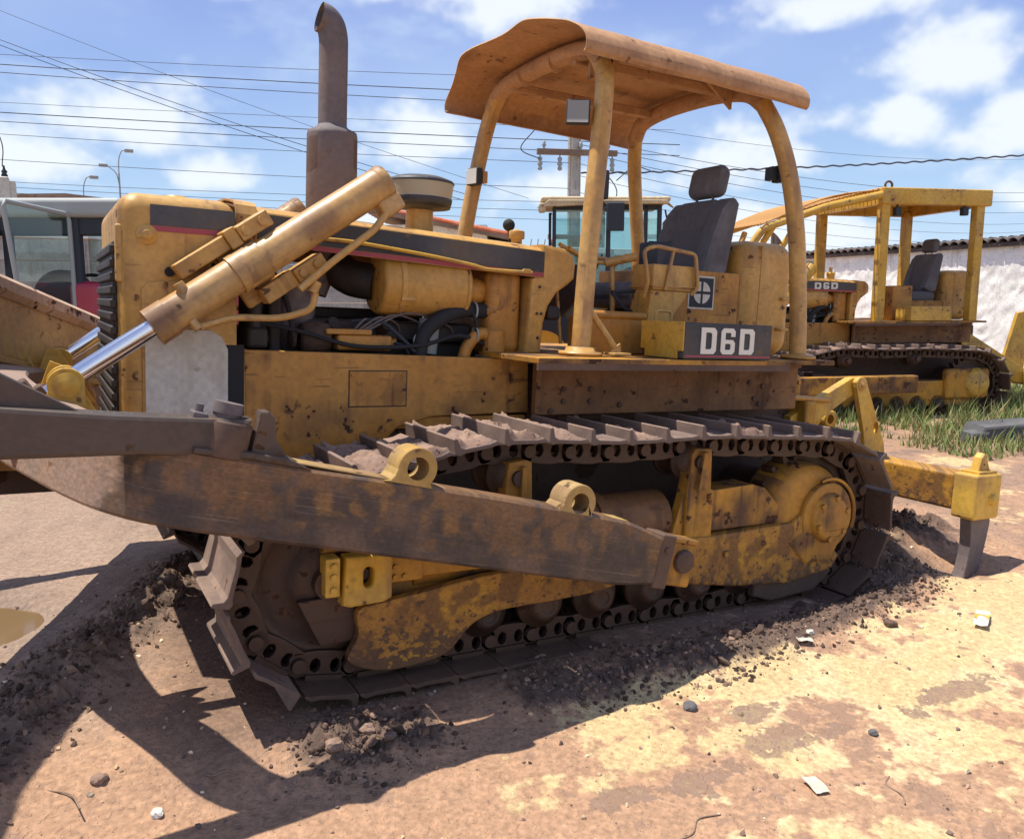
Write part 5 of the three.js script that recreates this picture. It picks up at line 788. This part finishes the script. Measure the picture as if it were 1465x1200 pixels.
// ------------------------------------------------------------------ poles, transformer, lamps, wires
{
  const pole = (x, z, h, r, label, arm) => {
    const P = thing('utility_pole', label, 'utility pole', [x, 0, z], -20 * Math.PI / 180, 'utility poles');
    mesh('shaft', [bx(-r, r, 0, h, -r * .6, r * .6, .02), bx(-r * .6, r * .6, 0, h - .02, -r * .9, r * .9, .01)], M.concrete, P);
    if (arm) {
      mesh('cross_arm', [bx(-.85, .9, arm, arm + .12, r * .9, r * .9 + .1, .01)], M.timber, P);
      mesh('cross_arm', [bx(-.6, .6, arm - 1.75, arm - 1.65, r * .9, r * .9 + .08, .01)], M.timber, P);
      for (const ix of [-.78, -.35, .5, .8]) mesh('insulator', [lathe([[.02, -.32], [.05, -.30], [.05, -.26], [.03, -.24], [.055, -.2], [.055, -.16], [.03, -.14], [.05, -.1], [.05, -.06], [.015, -.04], [.012, .02]], 12).translate(ix, arm, r + .02)], M.silver, P);
      for (const ix of [-.7, .1, .7]) mesh('insulator', [lathe([[.012, 0], [.03, .04], [.05, .07], [.03, .1], [.04, .14], [.001, .17]], 12).translate(ix, arm + .12, r + .05)], M.silver, P);
      mesh('wire_rack', [-1, -.85, -.7, -.55].flatMap((q) => [cyl([q, arm - 2.1, .1], [q + .05, arm - 1.75, .12], .012, .012, 6), cyl([q, arm - 2.1, .1], [q + .15, arm - 2.1, .1], .012, .012, 6)]), M.silver, P);
      mesh('jumper_cable', [tube([[-.9, arm + .5, .2], [-1.2, arm + .1, .2], [-.78, arm - .1, .2]], .012, 20, 5), tube([[.5, arm - .2, .2], [.9, arm - .8, .2], [.3, arm - 1.5, .2]], .012, 20, 5), tube([[.9, arm - .5, .15], [1.3, arm - .2, .1], [1.7, arm - .25, 0]], .012, 16, 5)], M.wire, P);
    }
  };
  pole(6.89, -11.6, 6.5, .13, 'grey concrete utility pole carrying a wooden cross arm and insulators', 4.5);
  pole(8.1, -12.3, 6.2, .09, 'slimmer bare concrete utility pole standing beside the cross-armed pole', 0);
  const tr = thing('transformer', 'pale grey pole transformer with bushings above the tractor cab', 'transformer', [-3.86, 0, -11.5]);
  mesh('tank', [bx(-.25, .22, 2.9, 3.34, -.25, .25, .03), ...[0, 1, 2, 3].map((i) => bx(.22, .30, 2.95, 3.28, -.2 + i * .12, -.16 + i * .12))], M.plate, tr);
  for (const x of [-.12, .03, .16]) mesh('bushing', [lathe([[.03, 3.34], [.05, 3.37], [.03, 3.40], [.045, 3.43], [.02, 3.46], [.01, 3.52]], 12).translate(x, 0, .1)], M.dark, tr);
  mesh('support_post', [bx(-.55, -.35, 0, 5.4, -.1, .1)], M.concrete, tr); mesh('support_shelf', [bx(-.5, .4, 2.80, 2.89, -.28, .28)], M.concrete, tr);
  mesh('top_bracket', [lathe([[.05, 4.5], [.07, 4.55], [.04, 4.6], [.08, 4.7], [.02, 4.75]], 12).translate(-.12, 0, .1), cyl([-.4, 4.6, .05], [-.1, 4.6, .1], .03)], M.dark, tr);
  mesh('drop_wire', [tube([[-.1, 4.55, .1], [.05, 4.0, .1], [.02, 3.5, .1]], .008, 16, 5), tube([[-.12, 4.55, .1], [.15, 3.9, .1], [.14, 3.5, .1]], .008, 16, 5)], M.wire, tr);
  for (const [x, z, h, two, lab] of [[-.95, -25.3, 6.0, 1, 'thin street lamp with two curved heads beyond the houses'], [-1.95, -25.8, 5.2, 0, 'short single-headed street lamp beyond the brick house']]) {
    const L = thing('street_lamp', lab, 'street lamp', [x, 0, z]); mesh('pole', [cyl([0, 0, 0], [0, h - .7, 0], .035, .025, 8), tube([[0, h - .75, 0], [.02, h - .3, 0], [.12, h - .02, 0], [.25, h, 0]], .018, 12, 6), ...(two ? [tube([[0, h - 1.1, 0], [-.08, h - .7, 0], [-.3, h - .5, 0]], .016, 12, 6)] : [])], M.silver, L);
    mesh('lamp_head', [bx(.2, .45, h - .05, h + .05, -.06, .06, .02), ...(two ? [bx(-.55, -.3, h - .53, h - .44, -.06, .06, .02)] : [])], M.silver, L);
  }
  // wires: each runs on well past the frame on both sides
  const wire = (a, b, sag, r, label, group) => { const A = V3(...a), B = V3(...b), pts = []; for (let i = 0; i <= 24; i++) { const t = i / 24, p = A.clone().lerp(B, t); p.y -= sag * 4 * t * (1 - t); pts.push(p.toArray()); } solo('power_line', [tube(pts, r * .62, 60, 5)], M.wire, label, 'power line', { group }); };
  const ext = (a, b, k0, k1) => [a.map((v, i) => mix(v, b[i], -k0)), a.map((v, i) => mix(v, b[i], 1 + k1))];
  const run = 'thin dark overhead line strung level across the sky to the pole', gr = 'overhead lines running to the pole';
  for (const [a, b, r] of [[[-3.72, 6.78, -17.84], [4.62, 6.29, -13.12], .009], [[-3.73, 6.57, -17.82], [4.49, 5.98, -13.14], .016], [[-3.75, 6.40, -17.8], [4.48, 5.75, -13.11], .013], [[-3.8, 5.76, -17.7], [6.0, 5.2, -12.1], .008], [[-3.81, 5.55, -17.69], [6.09, 4.92, -12.07], .016], [[-3.82, 5.36, -17.66], [6.08, 4.70, -12.05], .013], [[-3.84, 5.09, -17.63], [4.49, 4.52, -12.9], .010], [[-3.88, 4.55, -17.56], [4.5, 3.98, -12.85], .010], [[-3.52, 4.06, -17.28], [4.5, 3.65, -12.8], .009], [[-3.52, 3.95, -17.28], [4.5, 3.48, -12.8], .009], [[-3.52, 3.83, -17.28], [4.5, 3.30, -12.8], .008]]) { const [p, q] = ext(a, b, .8, .28); wire(p, q, .12, r, run, gr); }
  const dg = 'thin dark wire slanting steeply down across the sky', gd = 'slanting service wires';
  for (const [a, b, r] of [[[-3.69, 7.19, -17.9], [4.45, 3.84, -12.81], .012], [[-3.7, 7.08, -17.9], [4.45, 3.70, -12.81], .012], [[-3.65, 7.81, -17.98], [5.49, 3.81, -12.22], .008]]) { const [p, q] = ext(a, b, .5, .05); wire(p, q, .25, r, dg, gd); }
  const lf = 'thin dark line running from the pole out over the white wall', gl = 'overhead lines over the white wall';
  for (const [y0, y1, z1, r] of [[4.9, 5.0, -8, .011], [4.75, 4.7, -8.4, .011], [4.6, 4.3, -8.6, .011], [4.35, 3.9, -8.9, .010], [4.1, 3.6, -9.2, .009], [3.75, 3.3, -9.4, .009], [3.4, 3.05, -9.6, .008], [5.3, 6.2, -7.5, .008]]) wire([6.9, y0, -11.5], [30, y1 + .4, z1 - 6], .45, r, lf, gl);
  const tw = []; for (let i = 0; i <= 260; i++) { const t = i / 260; tw.push([mix(7, 19, t), 4.15 + .75 * t - .5 * t * (1 - t) + .012 * Math.sin(i * .9), mix(-11.5, -5.5, t)]); }
  solo('twisted_cable', [tube(tw, .018, 520, 6)], M.wire, 'thick twisted service cable running from the pole over the parked bulldozer', 'cable');
}
// ------------------------------------------------------------------ grass, debris and litter
{
  const rr = rngOf(31), blade = new THREE.BufferGeometry();
  blade.setAttribute('position', new THREE.Float32BufferAttribute([-.5, 0, 0, .5, 0, 0, -.35, .5, .12, .35, .5, .12, 0, 1, .42], 3)); blade.setIndex([0, 1, 2, 1, 3, 2, 2, 3, 4]); blade.computeVertexNormals();
  const N = 16000, im = new THREE.InstancedMesh(blade, new THREE.MeshPhysicalMaterial({ color: 0xffffff, roughness: .8, transmission: .25, thickness: 0 }), N), m4 = new THREE.Matrix4(), q = new THREE.Quaternion(), c = new THREE.Color();
  let n = 0; while (n < N) {
    const x = 4.3 + 6.3 * rr(), z = -4.2 + 4.2 * rr(), k = at(FN, x * .23, z * .23) * .6 + at(FM, x * .2, z * .2) * .4, edge = step(3.4, 5.2, x) * .5 + (z < -.3 - .28 * (x - 4) ? .1 : 0) - step(-1.1, -.6, z - .02 * x) * .3;
    if (k + edge * .35 < .60 || z > -.55) continue;
    const h = (.06 + .24 * rr() * rr()) * (.6 + .8 * step(4, 7, x)); q.setFromEuler(new THREE.Euler(.5 * (rr() - .5), rr() * 6.283, .7 * (rr() - .5)));
    m4.compose(V3(x, gy(x, z) - .005, z), q, V3(.010 + .016 * rr(), h, h)); im.setMatrixAt(n, m4); const t = rr(); im.setColorAt(n, rr() < .22 ? c.setRGB(.42, .34, .17) : c.setRGB(mix(.12, .26, t), mix(.20, .29, t), mix(.04, .09, t))); n++;
  }
  im.name = 'grass'; im.castShadow = im.receiveShadow = true; tag(im, 'patchy green weeds and grass beside the parked bulldozer', null, null, 'stuff'); scene.add(im);
  const slab = thing('broken_slab', 'dark grey broken slab lying on the dirt by the weeds', 'slab', [5.75, gy(5.75, -.95), -.95], -.55);
  mesh('slab_body', [poly([[-.62, .02], [-.55, .17], [-.2, .2], [.9, .26], [1.0, .1], [.8, -.02], [-.3, -.03]], -.3, .12, .03), poly([[.0, .2], [.1, .3], [.9, .34], [.9, .25]], -.22, .02, .02)], M.slab, slab); mesh('slab_chunk', [poly([[-.72, -.02], [-.70, .10], [-.5, .12], [-.46, -.02]], -.1, .14, .03)], M.slab, slab);
  const put = (x, z) => [x, gy(x, z), z];
  const wr = thing('candy_wrapper', 'crumpled yellow and white sweet wrapper on the dirt near the ripper', 'wrapper', put(.444, 1.813), .5);
  const sheet = (w, l, a, seed) => { const g = new THREE.PlaneGeometry(w, l, 10, 10).rotateX(-Math.PI / 2), p = g.attributes.position; for (let i = 0; i < p.count; i++) p.setY(i, .012 + a * (fbm(p.getX(i) + seed, p.getZ(i), 22, 3, seed, 0) - .3)); g.computeVertexNormals(); return g; };
  mesh('wrapper_film', [sheet(.19, .06, .03, 3)], M.plate, wr); mesh('printed_band', [sheet(.08, .063, .03, 3).translate(.01, .002, 0)], M.bright, wr);
  const scraps = [[-2.289, 2.12, .05, .075, 'small white paper scrap lying alone on the sand'], [-1.21, 2.28, .09, .05, 'pale torn flake of card lying on the pinkish crust'], [-.44, 1.54, .07, .04, 'white cup fragment beside the track berm']];
  scraps.forEach(([x, z, a, b, lab], i) => { const o = solo('paper_scrap', [sheet(a, b, .02, 11 + i)], M.plate, lab, 'paper', { group: 'litter on the ground' }); o.position.set(...put(x, z)); o.rotation.y = i * 1.3; });
  const rock = (s, seed) => { const g = new THREE.IcosahedronGeometry(s, 3), p = g.attributes.position; for (let i = 0; i < p.count; i++) { const v = V3(p.getX(i), p.getY(i), p.getZ(i)), k = .45 + 1.1 * fbm3(v.x / s + seed, v.y / s, v.z / s, 1.1, 3, 7); p.setXYZ(i, v.x * k, v.y * k * .7, v.z * k); } g.computeVertexNormals(); return g; };
  [[-1.246, 1.70, .028, M.slab, 'small black stone on the sunlit sand'], [-2.58, 1.42, .035, M.mud, 'pale angular stone in the clods under the track nose'], [-2.45, 1.38, .028, M.mud, 'pale round stone beside the angular one'], [-2.40, 1.47, .022, M.shoe, 'grey stone at the end of the clod heap'], [-.36, 1.50, .018, M.plate, 'white shard on the berm beside the track'], [-.73, 1.38, .04, M.rust, 'brown half-buried stone standing in the berm'], [.05, 1.62, .03, M.rust, 'dark lump of mud near the rear of the track'], [-3.3, 1.25, .025, M.mud, 'light stone at the foot of the mud ridge'], [-3.15, 1.45, .02, M.plate, 'white pebble on the shadow edge'], [-.75, 2.15, .018, M.slab, 'flat grey pebble by the crusted mud patch']].forEach(([x, z, s, m, lab], i) => { const o = solo('stone', [rock(s, i * 3.7)], m, lab, 'stone', { group: 'loose stones' }); o.position.set(x, gy(x, z) + s * .3, z); });
  [[-.99, 2.42, .16, 1.0, 'thin dry twig lying at the edge of the sand'], [-2.78, 1.62, .2, .3, 'dry grass stalk lying in the machine shadow'], [-3.42, 1.25, .3, 2.0, 'long pale straw lying across the dark mud'], [-1.7, 2.25, .22, .2, 'curved bleached root on the sand'], [-2.95, 1.35, .12, 2.6, 'short straw near the mud ridge']].forEach(([x, z, l, a, lab], i) => { const o = solo('twig', [tube([[-l / 2, .001, 0], [-l / 6, .002, l * .06], [l / 6, .002, -.02], [l / 2, .001, .01]], .0026, 16, 6)], M.timber, lab, 'twig', { group: 'twigs and straw' }); o.position.set(...put(x, z)); o.rotation.y = a; });
  const wash = solo('steel_washer', [T(new THREE.TorusGeometry(.035, .012, 8, 20), 0, .012, 0, Math.PI / 2, 0, 0)], M.rust, 'small steel ring lying on the sand behind the push arm', 'ring'); wash.position.set(...put(-2.62, -1.85));
}

renderer.render(scene, camera);
